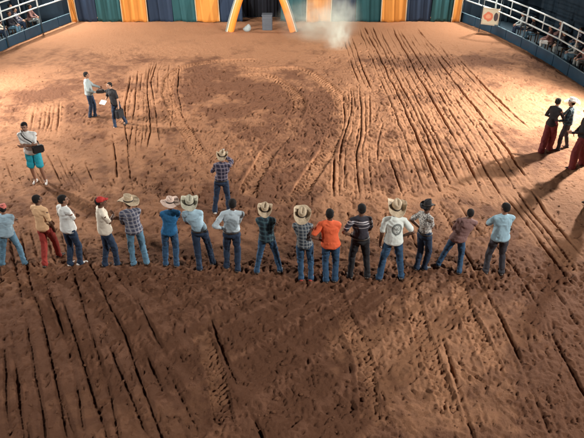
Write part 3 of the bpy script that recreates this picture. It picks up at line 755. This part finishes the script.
PEOPLE = []
def person(label, feet, head, yaw, top='white_cloth', bottom='denim', skin='skin_mid', sleeve='short', arms=('crossed', 'crossed'), hat=None, hair='short',
           shoes='leather', shorts=False, skirt=False, tuck=False, hat_extra=.05, group=None, head_yaw=0, head_pitch=.0, build=1.0, seated=None, face=True,
           lean_y=0.0, toe=None, hat_tilt=(0, 0), hat_kw=None, cap=None, female=False, H=None, belt=True, wr=.019):
    seed = len(PEOPLE) + 1
    yaw = R(yaw)
    if seated is None:
        F = [gnd(*f) for f in feet]; rx, ry = (F[0][0] + F[1][0]) / 2, (F[0][1] + F[1][1]) / 2
        hx, hz = on_y(head[0], head[1], ry + lean_y)
        gz = (hgt(*F[0]) + hgt(*F[1])) / 2
        if H is None: H = min(1.86, max(1.52, hz - gz - (hat_extra if hat else 0)))
    else:
        rx, ry = seated; F = [(rx, ry), (rx, ry)]; hx = rx; gz = .17; H = H or 1.7
    s = H / 1.75
    root = empty('person', (rx, ry, gz - .034), yaw, s); tag(root, label, 'person', group)
    PEOPLE.append(root)
    cy, sy_ = math.cos(-yaw), math.sin(-yaw)
    def loc(dx, dy): return Vector(((dx * cy - dy * sy_) / s, (dx * sy_ + dy * cy) / s, 0))
    ft = [loc(f[0] - rx, f[1] - ry) for f in F]
    ln = loc(hx - rx, lean_y); 
    if ln.length > .30: ln = ln.normalized() * .30
    # left / right by local x
    if ft[0].x > ft[1].x: ft = ft[::-1]
    if seated is not None: ft = [Vector((-.13, .42, 0)), Vector((.13, .45, 0))]
    for i, sd in ((0, -1), (1, 1)):
        if abs(ft[i].x) < .05 and abs(ft[i].y) < .05: ft[i].x = sd * .07
    if (ft[0] - ft[1]).length < .13:
        ft[0].x -= .06; ft[1].x += .06
    sw = .185 * build * (.92 if female else 1); hw = .088
    spread = max(ft[0].length, ft[1].length)
    pel = Vector((0, 0, .945)) + ln * .35
    if seated is None:
        pel.z = min(.945, .10 + math.sqrt(max(.2, .845 ** 2 - max(0, (max((ft[0] - pel).xy.length, (ft[1] - pel).xy.length) - hw)) ** 2)) + .02)
    else: pel = Vector((0, 0, .47))
    dz = pel.z - .945
    che = Vector((0, 0, 1.32 + dz)) + ln * .75; sh = Vector((0, -.005, 1.445 + dz)) + ln * .85; nk = Vector((0, .005, 1.50 + dz)) + ln * .88
    hd = Vector((0, .025, 1.635 + dz)) + ln
    if seated is not None: 
        for q_ in (che, sh, nk, hd): q_.y += .10
    hr = Matrix.Rotation(R(head_yaw), 4, 'Z') @ Matrix.Rotation(head_pitch, 4, 'X')
    def HP(x, y, z): return hd + (hr @ Vector((x, y, z)))
    body = []; shirt = []; pants = []
    # head
    body += [('e', HP(0, -.012, .028), (.074, .093, .083), hr), ('e', HP(0, .022, -.035), (.058, .068, .075), hr), ('c', HP(0, .05, -.085), HP(0, .045, -.07), .026, .034),
             ('c', HP(0, .088, .012), HP(0, .104, -.022), .009, .014), ('e', HP(0, .075, .03), (.052, .018, .012), hr)]
    body += [('e', HP(sd * .076, -.004, -.008), (.010, .019, .030), hr) for sd in (-1, 1)]
    body += [('c', nk - Vector((0, .005, .05)), HP(0, -.012, -.05), .056 if not female else .048, .052 if not female else .045)]
    # torso
    ty = .118 * (build if build > 1 else 1)
    body += [('e', che, (.15 * build, .095, .17), None), ('e', pel + Vector((0, 0, .03)), (.145, .10, .12), None), ('c', pel + Vector((0, 0, .05)), che, .105, .11),
             ('c', sh + Vector((-sw * .85, 0, -.045)), sh + Vector((sw * .85, 0, -.045)), .038, .038), ('c', sh + Vector((0, 0, -.02)), nk, .06, .055)]
    g_ = .010 if top != 'mauve_cloth' else .020
    waistz = pel.z + (.03 if tuck else -.075)
    wm = pel.copy(); wm.z = waistz
    shirt += [('e', che + Vector((0, .0, -.01)), (.168 * build + g_, .112 + g_, .185), None), ('c', sh + Vector((-sw * .92, 0, -.030)), sh + Vector((0, 0, .0)), .046 + g_, .062 + g_), ('c', sh + Vector((sw * .92, 0, -.030)), sh + Vector((0, 0, .0)), .046 + g_, .062 + g_),
              ('c', sh + Vector((0, 0, -.01)), nk + Vector((0, 0, -.03)), .095, .068)]
    for k in range(16):
        u = k / 15; c_ = che.lerp(wm, u); c_.z = (che.z - .02) * (1 - u) + (waistz + .085) * u
        wdt = (.158 * (1 - u) + (.150 if tuck else .163) * u - (.02 * math.sin(u * math.pi) if not tuck else .02 * math.sin(u * math.pi))) * build
        if female: wdt -= .03 * math.sin(u * math.pi)
        if not tuck: wdt += .016 * u
        shirt.append(('e', c_, (wdt + g_, .108 + g_ + (.034 if not tuck else .0) * u, .10), None))
    # arms
    hands = []
    for i, (sd, am) in enumerate(((-1, arms[0]), (1, arms[1]))):
        if isinstance(am, str): hp, pole, fd, pn = ARMS[am]
        else: hp, pole, fd, pn = am
        flip = lambda v: Vector((v[0] * sd, v[1], v[2]))
        hp = flip(hp) + ln * .6 + Vector((0, 0, dz if seated is None else 0)); pole = flip(pole); fd = flip(fd); pn = flip(pn)
        if am == 'crossed': hp += Vector((0, .035 * (i), .03 * i))
        S0 = sh + Vector((sd * sw, 0, -.038))
        el, wr_ = ik(S0, hp, .285, .255, pole)
        body += [('c', S0 + (el - S0) * .12, el, .043, .038), ('c', el, wr_, .040, .026)]
        hb = hand_blobs(wr_, fd, pn, sd, curl=.9 if am in ('hold', 'face', 'chest') else .35)
        if am != 'pocket': body += hb
        else: body += [('c', wr_, wr_ + fd.normalized() * .08, .03, .03)]
        hands.append((wr_, fd.normalized()))
        if sleeve == 'short':
            e2 = S0.lerp(el, .72); shirt += [('c', S0 + Vector((-sd * .02, 0, 0)), e2, .057, .058)]
        elif sleeve == 'long':
            w2 = el.lerp(wr_, .93); shirt += [('c', S0 + Vector((-sd * .02, 0, 0)), el, .058, .050), ('c', el, w2, .050, .038)]
        elif sleeve == 'rolled':
            w2 = el.lerp(wr_, .30); shirt += [('c', S0 + Vector((-sd * .02, 0, 0)), el, .065, .056), ('c', el, w2, .056, .054)]
    # legs
    tv = []
    for i, sd in ((0, -1), (1, 1)):
        hip = pel + Vector((sd * hw, 0, -.02)); an = ft[i] + Vector((0, -.02, .095)); 
        if skirt: an = Vector((hip.x * .8, an.y * .3, .10)) + Vector(((ft[0] + ft[1]) / 2)) * .8
        kn, an = ik(hip, an, .43, .415, (sd * .15, 1, 0.0 if seated is None else .9))
        body += [('c', hip, kn, .078, .052), ('c', kn, kn.lerp(an, .35), .050, .053), ('c', kn.lerp(an, .35), an, .053, .036), ('c', an, an + Vector((0, .09, -.055)), .036, .03)]
        toe_d = Vector((sd * .25, 1, 0)).normalized() if toe is None else loc(*toe).normalized()
        # shoe
        a0 = Vector((an.x, an.y, .055)) if seated is None else Vector((an.x, an.y, .055))
        sb = [('c', a0 - toe_d * .045 + Vector((0, 0, -.01)), a0 + toe_d * .06 + Vector((0, 0, -.012)), .040, .040), ('c', a0 + toe_d * .06 + Vector((0, 0, -.012)), a0 + toe_d * .150 + Vector((0, 0, -.022)), .041, .028), ('c', a0, an + Vector((0, 0, .02 if not shorts else 0)), .045, .046)]
        for q_ in (0,):
            so = link('shoe', remesh(sb, .010, 2, .6), M[shoes], root)
        if skirt: continue
        if shorts:
            kk = hip.lerp(kn, .82); pants += [('c', hip + Vector((0, 0, .02)), kk, .098, .100)]
        else:
            af = an + (kn - an).normalized() * .0
            fl = .035 if bottom == 'maroon_cloth' else 0; pants += [('c', hip + Vector((0, 0, .02)), kn, .096, .066 + fl), ('c', kn, kn.lerp(an, .5), .068 + fl, .062 + fl), ('c', kn.lerp(an, .5), kn.lerp(an, .85), .062 + fl, .056 + fl), ('c', kn.lerp(an, .85), af, .056 + fl, .064 + fl), ('c', af, af + Vector((0, .012, -.035)), .062 + fl, .062 + fl)]
    if skirt:
        mid = (ft[0] + ft[1]) / 2
        for k in range(34):
            u = k / 33; c_ = (pel + Vector((0, 0, .06))).lerp(mid + Vector((0, 0, .07)), u); pants.append(('e', c_, (.145 + .13 * u, .115 + .15 * u, .09), None))
    pants += [('e', pel + Vector((0, -.008, .0)), (.150, .116, .105), None), ('c', pel + Vector((-.06, 0, .07)), pel + Vector((.06, 0, .07)), .095, .095)]
    link('body', remesh(body, .0075, 2, .30), M[skin], root)
    link('skirt' if skirt else ('shorts' if shorts else 'trousers'), remesh(pants, .012, 2, .8, wr * 1.25 if not skirt else .02, seed * 7), M[bottom], root)
    link('shirt', remesh(shirt, .012, 2, .8, wr, seed * 5), M[top], root)
    if belt and tuck:
        bz = pel.z + .062
        MB().tube([(pel.x + .163 * math.cos(a), pel.y + .128 * math.sin(a), bz) for a in np.linspace(0, 2 * math.pi, 33)[:-1]], .016, 6, True).build('belt', M['leather'], root, True)
    # hair
    hb = [('e', HP(0, -.020, .040), (.082, .096, .083), hr)]
    if hair == 'short': hb += [('e', HP(0, -.045, .0), (.076, .068, .070), hr)]
    if hair == 'long': hb += [('e', HP(0, -.05, -.01), (.085, .072, .09), hr), ('c', HP(0, -.075, -.03), nk + Vector((0, -.10, -.16)), .07, .045)]
    if hair == 'bun': hb += [('e', HP(0, -.045, .0), (.078, .068, .075), hr), ('e', HP(0, -.10, .05), (.045, .045, .045), hr)]
    if hair != 'bald':
        hm = remesh(hb, .009, 1, .7, .007, seed)
        # carve the face: pull vertices in front of the hairline behind the skull surface
        iv_ = hr.inverted()
        for v in hm.vertices:
            l_ = iv_ @ (v.co - hd)
            if l_.y > .035 and l_.z < .060 or (l_.z < -.02 and l_.y > .0 and hair != 'long'): 
                v.co = hd + hr @ Vector((l_.x * .82, min(l_.y, .045) * .8, max(l_.z, -.05) * .85))
        link('hair', hm, M['hair'], root)
    if face:
        for sd in (-1, 1):
            link('eye', remesh([('e', HP(sd * .030, .077, .008), (.012, .009, .007), hr)], .004, 0), M['eye'], root)
            link('eyebrow', remesh([('c', HP(sd * .016, .092, .029), HP(sd * .046, .080, .031), .0045, .003)], .003, 0), M['hair'], root)
        link('mouth', remesh([('c', HP(-.018, .084, -.055), HP(.018, .084, -.055), .005, .005)], .003, 0), M['lip'], root)
    if hat:
        kw = dict(rb=.185, curl=.07, seed=seed); kw.update(hat_kw or {})
        sc_ = kw.pop('scale', 1.0)
        dress_hat(root, HP(0, -.012, .055), (head_pitch + hat_tilt[0], hat_tilt[1]), hat, R(head_yaw), sc_, **kw)
    if cap:
        cb = remesh([('e', HP(0, -.012, .045), (.088, .102, .082), hr), ('c', HP(-.03, .10, .055), HP(.03, .10, .055), .022, .022), ('c', HP(-.045, .085, .055), HP(.045, .085, .055), .018, .018)], .009, 2, .8)
        for v in cb.vertices:
            l_ = hr.inverted() @ (v.co - hd)
            if l_.y < .075 and l_.z < .035: v.co = hd + hr @ Vector((l_.x, l_.y, .035 + (l_.z - .035) * .1))
            if l_.y > .09: v.co = hd + hr @ Vector((l_.x, l_.y + (l_.y - .09) * 1.4, .05 + (l_.z - .05) * .3))
        link('cap', cb, M[cap], root)
    root['_'] = 0; del root['_']
    return root, dict(hands=hands, head=hd, pel=pel, s=s)

row = 'spectators standing in a line across the arena'
P = person
P('man in a pink cap and pale blue shirt at the left edge of the frame', [(3,264),(25,263)], (1,203), 8, 'pale_blue_cloth', 'pale_denim', 'skin_mid', 'long', ('crossed','crossed'), cap='pink_cap', group=row, head_yaw=10)
P('man in a peach shirt and red trousers standing second from the left edge', [(46,266),(60,256)], (35,194), -22, 'peach_cloth', 'red_cloth', 'skin_dark', 'short', ('front','pocket'), group=row, head_yaw=-25)
P('bareheaded man in a white tee and navy trousers left of the red cap', [(71,264),(81,263)], (61,194), -38, 'white_cloth', 'dark_denim', 'skin_mid', 'short', ('bent','crossed'), group=row, head_yaw=-30, shoes='white_shoe')
P('person in a bright red cap and cream tee facing right', [(106,265),(118,264)], (98,196), -60, 'cream_cloth', 'dark_denim', 'skin_dark', 'short', ('bent','crossed'), cap='red_cap', group=row, belt=False, head_yaw=-10)
P('man in a cream cowboy hat, slate plaid shirt and pale jeans', [(134,265),(147,264)], (127,195), 22, 'plaid_slate', 'pale_denim', 'skin_mid', 'long', ('front','crossed'), hat='straw', group=row, head_yaw=40, build=1.08, hat_kw=dict(curl=.055, rb=.20, scale=1.12))
P('man in a plain royal blue shirt and flat pinkish straw hat', [(166,265),(177,266)], (169,196), 4, 'blue_cloth', 'denim', 'skin_mid', 'long', ('crossed','crossed'), hat='pink_straw', group=row, hat_kw=dict(curl=.02, rb=.205, crown=.09, scale=1.05), head_yaw=30, build=.97)
P('man in a wide pale hat with tucked pale blue shirt and dark trousers, legs apart', [(200,270),(213,264)], (189,196), 6, 'pale_blue_cloth', 'dark_denim', 'skin_mid', 'short', ('front','crossed'), hat='pale_straw', group=row, tuck=True, hat_kw=dict(curl=.085, rb=.205, scale=1.08, crown=.12), head_pitch=.25)
P('bareheaded man in a pale shirt with a round grey patch on the back', [(227,268),(238,271)], (232,198), 0, 'patch_shirt', 'dark_denim', 'skin_dark', 'long', ('hips','crossed'), group=row, build=1.12, tuck=True)
P('man in a dark green plaid shirt and a straw hat with dark creases', [(257,273),(280,272)], (265,203), -4, 'plaid_green', 'denim', 'skin_mid', 'long', ('crossed','crossed'), hat='straw', group=row, hat_kw=dict(curl=.10, rb=.195, crown=.12, pinch=.05, scale=1.05), head_pitch=.2)
P('man in red boots, grey plaid shirt and a large straw hat tipped back', [(301,279),(311,279)], (302,208), -3, 'plaid_grey', 'denim', 'skin_mid', 'long', ('crossed','crossed'), hat='straw', group=row, shoes='red_leather', hat_kw=dict(curl=.08, rb=.205, scale=1.1), hat_tilt=(.35, .1), build=.95)
P('bareheaded man in a bright orange tee and blue jeans', [(326,281),(335,280)], (330,208), 0, 'orange_cloth', 'denim', 'skin_dark', 'short', ('hips','crossed'), group=row, build=1.05)
P('bareheaded man in a black shirt with thin white stripes across the back', [(350,276),(367,276)], (362,203), 2, 'striped_black', 'black_cloth', 'skin_dark', 'short', ('hips','front'), group=row, tuck=True, head_yaw=15)
P('man in a white tee with a dark ring print and a tall cream hat', [(379,278),(401,277)], (397,198), 2, 'ring_tee', 'denim', 'skin_dark', 'short', ('down','hips'), hat='straw', group=row, hat_kw=dict(curl=.10, rb=.205, crown=.12, scale=1.12), hat_tilt=(.25, .15), build=1.05)
P('person in a black hat and a grey patterned shirt turned to the right', [(417,268),(425,268)], (428,199), -55, 'floral_shirt', 'dark_denim', 'skin_dark', 'short', ('hips','crossed'), hat='black_felt', group=row, build=.88, hat_kw=dict(curl=.05, rb=.165, scale=.95), tuck=True)
P('bareheaded man in a loose brownish mauve shirt stepping out with his left leg', [(438,266),(459,273)], (474,207), -14, 'mauve_cloth', 'denim', 'skin_dark', 'long', ('front','crossed'), group=row, build=1.05)
P('bareheaded man in a light blue tee and dark trousers, rightmost in the line', [(485,272),(501,273)], (507,202), 2, 'sky_cloth', 'grey_cloth', 'skin_mid', 'short', ('chest','crossed'), group=row, build=1.08, head_yaw=25)
# alone inside the arena
lone, LI = P('man alone in front of the line in a plaid shirt and a straw hat', [(215,212),(229,212)], (222,150), 0, 'plaid_navy', 'dark_denim', 'skin_mid', 'long', ('chest', 'face'), hat='straw', build=1.03, tuck=True, shoes='white_shoe', hat_kw=dict(curl=.085, rb=.185, pinch=.05), head_pitch=.1)
m1, I1 = P('young man in a grey white shirt holding a dark camera, facing right', [(91,118),(96,117)], (85,71), -80, 'grey_shirt', 'dark_denim', 'skin_mid', 'long', ('hold','bent'), head_yaw=0)
m2, I2 = P('man dressed all in black holding a white sheet, facing the camera', [(115,128),(126,124)], (109,81), 150, 'black_cloth', 'dark_denim', 'skin_light', 'short', ('down','bent'), head_yaw=-15, belt=False)
m3, I3 = P('man in a white tee and turquoise shorts with a black shoulder bag', [(36,182),(46,183)], (23,121), 188, 'white_cloth', 'teal_shorts', 'skin_mid', 'short', ('crossed','crossed'), shorts=True, shoes='white_shoe', build=1.1, hair='short', head_pitch=-.1)
right = 'people talking by the right railing'
P('woman in a black top and loose maroon trousers with her hair in a bun', [(541,153),(549,150)], (559,97), -55, 'black_cloth', 'maroon_cloth', 'skin_mid', 'long', ('bent','hold'), female=True, hair='bun', group=right, build=.95)
P('man in a white cowboy hat and dark jacket among the women at the right', [(557,150),(566,147)], (574,97), 60, 'plaid_green', 'grey_cloth', 'skin_light', 'long', ('bent','hold'), hat='white_felt', group=right, hat_kw=dict(curl=.06, rb=.20, scale=1.1), build=1.05)
P('woman in dark top and maroon trousers, cut by the right edge of the frame', [(571,168),(581,164)], (591,103), 60, 'black_cloth', 'maroon_cloth', 'skin_mid', 'long', ('bent','front'), female=True, hair='long', group=right)
P('man in dark clothes standing at the very right edge with a long shadow', [(588,203),(600,200)], (612,135), 65, 'grey_cloth', 'dark_denim', 'skin_dark', 'long', ('crossed','front'), group=right)

# things held
def local(root, x, y, z):
    return root.matrix_basis @ Vector((x, y, z))
def held(name, me, m, root, pos, rot, label, cat):
    o = link(name, me, M[m]); o.location = root.matrix_basis @ Vector(pos); o.rotation_euler = (rot[0], rot[1], root.rotation_euler.z + rot[2]); tag(o, label, cat); return o
h = I1['hands'][1]; hp = h[0] + h[1] * .10
cm = held('video_camera', beveled(MB().box((-.06, -.12, -.05), (.06, .12, .06)).mesh(), .012), 'black_plastic', m1, hp + Vector((0, .08, .02)), (0, 0, 0), 'black camera held by the young man in grey', 'camera')
MB().tube([(0, .12, 0), (0, .22, 0)], [.045, .05], 14).build('lens', M['black_plastic'], cm, True)
MB().tube([(0, -.06, .06), (0, -.05, .10), (0, .06, .10), (0, .08, .06)], .012, 6).build('handle', M['black_plastic'], cm, True)
h = I2['hands'][1]
held('paper_sheet', MB().box((-.12, -.004, -.08), (.12, .004, .08)).mesh(), 'white_cloth', m2, h[0] + h[1] * .13 + Vector((-.03, 0, .03)), (.9, 0, 0), 'white sheet of paper held by the man in black', 'paper')
h = I2['hands'][0]
bg_ = held('hand_bag', beveled(MB().box((-.08, -.16, -.34), (.08, .16, -.04)).mesh(), .04, 3), 'black_cloth', m2, h[0] + h[1] * .06, (0, 0, 0), 'soft black bag hanging from the hand of the man in black', 'bag')
MB().tube([(0, -.10, -.05), (0, -.07, .03), (0, .07, .03), (0, .10, -.05)], .012, 6).build('handle', M['leather'], bg_, True)
# shoulder bag of the man in shorts: body in front of the folded arms, strap over the shoulder
sb_ = held('shoulder_bag', beveled(MB().box((-.15, -.06, -.11), (.15, .06, .11)).mesh(), .03, 3), 'black_plastic', m3, (-.20, .24, 1.10), (0, 0, .5), 'black shoulder bag hanging at the side of the man in turquoise shorts', 'bag')
inv = sb_.matrix_basis.inverted() @ m3.matrix_basis
c0 = I3['pel']
st = [(-.20, .22, 1.20), (-.10, .205, 1.30), (.02, .185, 1.38), (.10, .14, 1.47), (.135, .0, 1.525), (.08, -.12, 1.46), (-.06, -.17, 1.28), (-.18, -.12, 1.15), (-.25, .05, 1.12), (-.25, .2, 1.14)]
lnv = I3['head'] - Vector((0, .025, 1.635))
MB().tube([inv @ (Vector(p) + lnv * .75) for p in st], .017, 6).build('strap', M['black_plastic'], sb_, True)
# microphone of the lone man
h = LI['hands'][1]
mi = held('microphone', MB().tube([(0, 0, -.10), (0, 0, .06)], [.012, .016], 10).mesh(), 'black_plastic', lone, h[0] + h[1] * .08 + Vector((0, .03, .02)), (.3, 0, 0), 'hand microphone held up by the man standing alone', 'microphone')
bm = bmesh.new(); bmesh.ops.create_icosphere(bm, subdivisions=2, radius=.028); me = bpy.data.meshes.new('head'); bm.to_mesh(me); bm.free()
o = link('microphone_head', me, M['steel'], mi, True); o.location = (0, 0, .08)

# spectators seated behind the railings, each on a stool
def deck(path, sd):
    V = []; F = []
    for x, y in path:
        V += [(x + sd * .14, y, .16), (x + sd * 1.9, y, .16), (x + sd * .14, y, -.12), (x + sd * 1.9, y, -.12)]
    for i in range(len(path) - 1):
        a_ = 4 * i; F += [(a_, a_+1, a_+5, a_+4), (a_, a_+4, a_+6, a_+2), (a_+1, a_+3, a_+7, a_+5)]
    F += [(0, 2, 3, 1), tuple(4 * (len(path) - 1) + k for k in (0, 1, 3, 2))]
    tag(MB().add(V, F).build('spectator_deck', M['dark_steel']), kind='structure')
deck(PR[1:7], 1); deck(PL[1:6], -1)
def stool(x, y, lab):
    s_ = empty('wooden_stool', (x, y, .16)); tag(s_, lab, 'stool', 'stools behind the railings')
    link('seat', beveled(MB().box((-.2, -.18, .46), (.2, .18, .50)).mesh(), .008), M['wood'], s_)
    for a in (-.16, .16):
        for b_ in (-.14, .14): MB().box((a - .02, b_ - .02, 0), (a + .02, b_ + .02, .459)).build('leg', M['wood'], s_)
def on_x(px, py, x):
    d = ray(px, py); t_ = x / d[0]; return d[1] * t_
sp_r = 'spectators seated behind the right railing'; sp_l = 'spectators seated behind the left railing'
seats = [
 (11.72, 27.4, 62, 'mauve_cloth', 'white_cloth', 'skin_mid', 'seated spectator in pale trousers and a brown shirt behind the right railing', sp_r),
 (11.4, 30.2, 80, 'grey_shirt', 'dark_denim', 'skin_mid', 'seated spectator in grey farthest away behind the right railing, near the banner', sp_r),
 (12.05, 25.3, 75, 'grey_shirt', 'pale_denim', 'skin_mid', 'seated spectator in a grey shirt and pale jeans behind the right railing', sp_r),
 (12.1, 24.5, 95, 'mauve_cloth', 'grey_shirt', 'skin_light', 'seated spectator in brown with grey trousers behind the right railing', sp_r),
 (12.9, 25.6, 85, 'white_cloth', 'pale_denim', 'skin_mid', 'seated spectator in a white shirt nearest the frame edge behind the right railing', sp_r),
 (-14.25, 29.4, -80, 'cream_cloth', 'dark_denim', 'skin_light', 'seated spectator in cream nearest the left edge behind the left railing', sp_l),
 (-13.95, 30.3, -95, 'dark_cloth', 'pale_denim', 'skin_mid', 'seated spectator in dark shirt and pale jeans behind the left railing', sp_l),
 (-13.55, 31.9, -85, 'mauve_cloth', 'grey_shirt', 'skin_mid', 'seated spectator in brown with pale grey trousers behind the left railing', sp_l),
]
for x, y, yw, tp, bt, sk, lab, grp in seats:
    P(lab, None, None, yw, tp, bt, sk, 'long', ('lap', 'lap'), seated=(x, y), group=grp, face=False, H=1.7)
    stool(x, y, 'stool under the ' + lab.replace('seated ', '').replace(' behind the right railing', ', right side').replace(' behind the left railing', ', left side'))

def copy_tree(o, parent=None):
    c = o.copy(); C.objects.link(c); c.parent = parent
    for ch in o.children: copy_tree(ch, c)
    return c
base = PEOPLE[-len(seats):]
more = [(11.95, 26.4, 70, 3, 'dark_cloth', 'seated spectator in black between the brown shirt and the grey shirt, right side', sp_r), (12.5, 28.2, 60, 1, 'mauve_cloth', 'seated spectator in brown in the second row, behind the pale trousers, right side', sp_r),
        (11.55, 29.1, 85, 2, 'black_cloth', 'seated spectator in black with pale jeans near the banner, right side', sp_r), (12.9, 27.0, 75, 4, 'plaid_slate', 'seated spectator in plaid in the second row, right side', sp_r),
        (12.5, 24.2, 80, 0, 'plaid_green', 'seated spectator in dark green plaid at the right frame edge', sp_r), (12.2, 23.5, 70, 4, 'dark_cloth', 'seated spectator in black and pale jeans nearest the camera, right side', sp_r),
        (-14.0, 31.1, -75, 5, 'plaid_slate', 'seated spectator in slate plaid behind the left railing', sp_l), (-14.9, 30.6, -90, 6, 'mauve_cloth', 'seated spectator in brown in the second row, left side', sp_l),
        (-14.3, 28.6, -70, 7, 'white_cloth', 'seated spectator in white at the left frame edge', sp_l), (-14.6, 32.0, -80, 5, 'dark_cloth', 'seated spectator in black in the second row near the left corner', sp_l)]
for x, y, yw, k, tp, lab, grp in more:
    c_ = copy_tree(base[k]); c_.location = (x, y, base[k].location.z); c_.rotation_euler.z = R(yw); c_['label'] = lab; c_['group'] = grp
    for ch in c_.children:
        if ch.name.startswith('shirt'):
            ch.material_slots[0].link = 'OBJECT'; ch.material_slots[0].material = M[tp]
    stool(x, y, 'stool under the ' + lab.replace('seated ', ''))

# ------------------------------------------------------------------ smoke near the arch
sx_, sy__ = gnd(340, 52)
bm = bmesh.new(); bmesh.ops.create_icosphere(bm, subdivisions=3, radius=1); me = bpy.data.meshes.new('smoke'); bm.to_mesh(me); bm.free()
sm = bpy.data.materials.new('smoke'); sm.use_nodes = True; t = sm.node_tree
for n in list(t.nodes):
    if n.type == 'BSDF_PRINCIPLED': t.nodes.remove(n)
pv = t.nodes.new('ShaderNodeVolumePrincipled'); pv.inputs['Color'].default_value = (.92, .99, .92, 1); pv.inputs['Anisotropy'].default_value = .1
out = [n for n in t.nodes if n.type == 'OUTPUT_MATERIAL'][0]; t.links.new(pv.outputs[0], out.inputs['Volume'])
tc = t.nodes.new('ShaderNodeTexCoord'); nz = t.nodes.new('ShaderNodeTexNoise'); nz.inputs['Scale'].default_value = 2.6; nz.inputs['Detail'].default_value = 4
t.links.new(tc.outputs['Object'], nz.inputs['Vector'])
ln_ = t.nodes.new('ShaderNodeVectorMath'); ln_.operation = 'LENGTH'; t.links.new(tc.outputs['Object'], ln_.inputs[0])
fall = mnode(t, 'POWER', mnode(t, 'MAXIMUM', mnode(t, 'SUBTRACT', 1.0, ln_.outputs['Value']), 0.0), 1.4)
den = mnode(t, 'MULTIPLY', fall, mnode(t, 'MAXIMUM', mnode(t, 'SUBTRACT', nz.outputs[0], .36), 0.0))
SMOKE = t
def smoke(loc_, sc_, dens, lab):
    m2_ = sm.copy(); t2 = m2_.node_tree
    o = link('smoke_puff', me.copy(), m2_); o.location = loc_; o.scale = sc_; tag(o, lab, 'smoke', kind='stuff')
    mul = t2.nodes.new('ShaderNodeMath'); mul.operation = 'MULTIPLY'; mul.inputs[1].default_value = dens
    dn = [n for n in t2.nodes if n.type == 'MATH' and n.name == den.node.name][0]
    p2 = [n for n in t2.nodes if n.type == 'PRINCIPLED_VOLUME'][0]
    t2.links.new(dn.outputs[0], mul.inputs[0]); t2.links.new(mul.outputs[0], p2.inputs['Density'])
smoke((sx_ - .1, sy__ + .6, .55), (.8, .85, .95), 9.5, 'dense pale green puff of smoke rising from the sand right of the arch')
smoke((sx_ + .05, sy__ + 1.3, 1.5), (1.1, .9, 1.2), 4.5, 'faint upper trail of smoke above the dense puff')
smoke((sx_ - .9, sy__ + 2.2, .9), (2.3, 1.6, 1.3), 5.0, 'thin veil of smoke drifting between the arch and the dense puff')
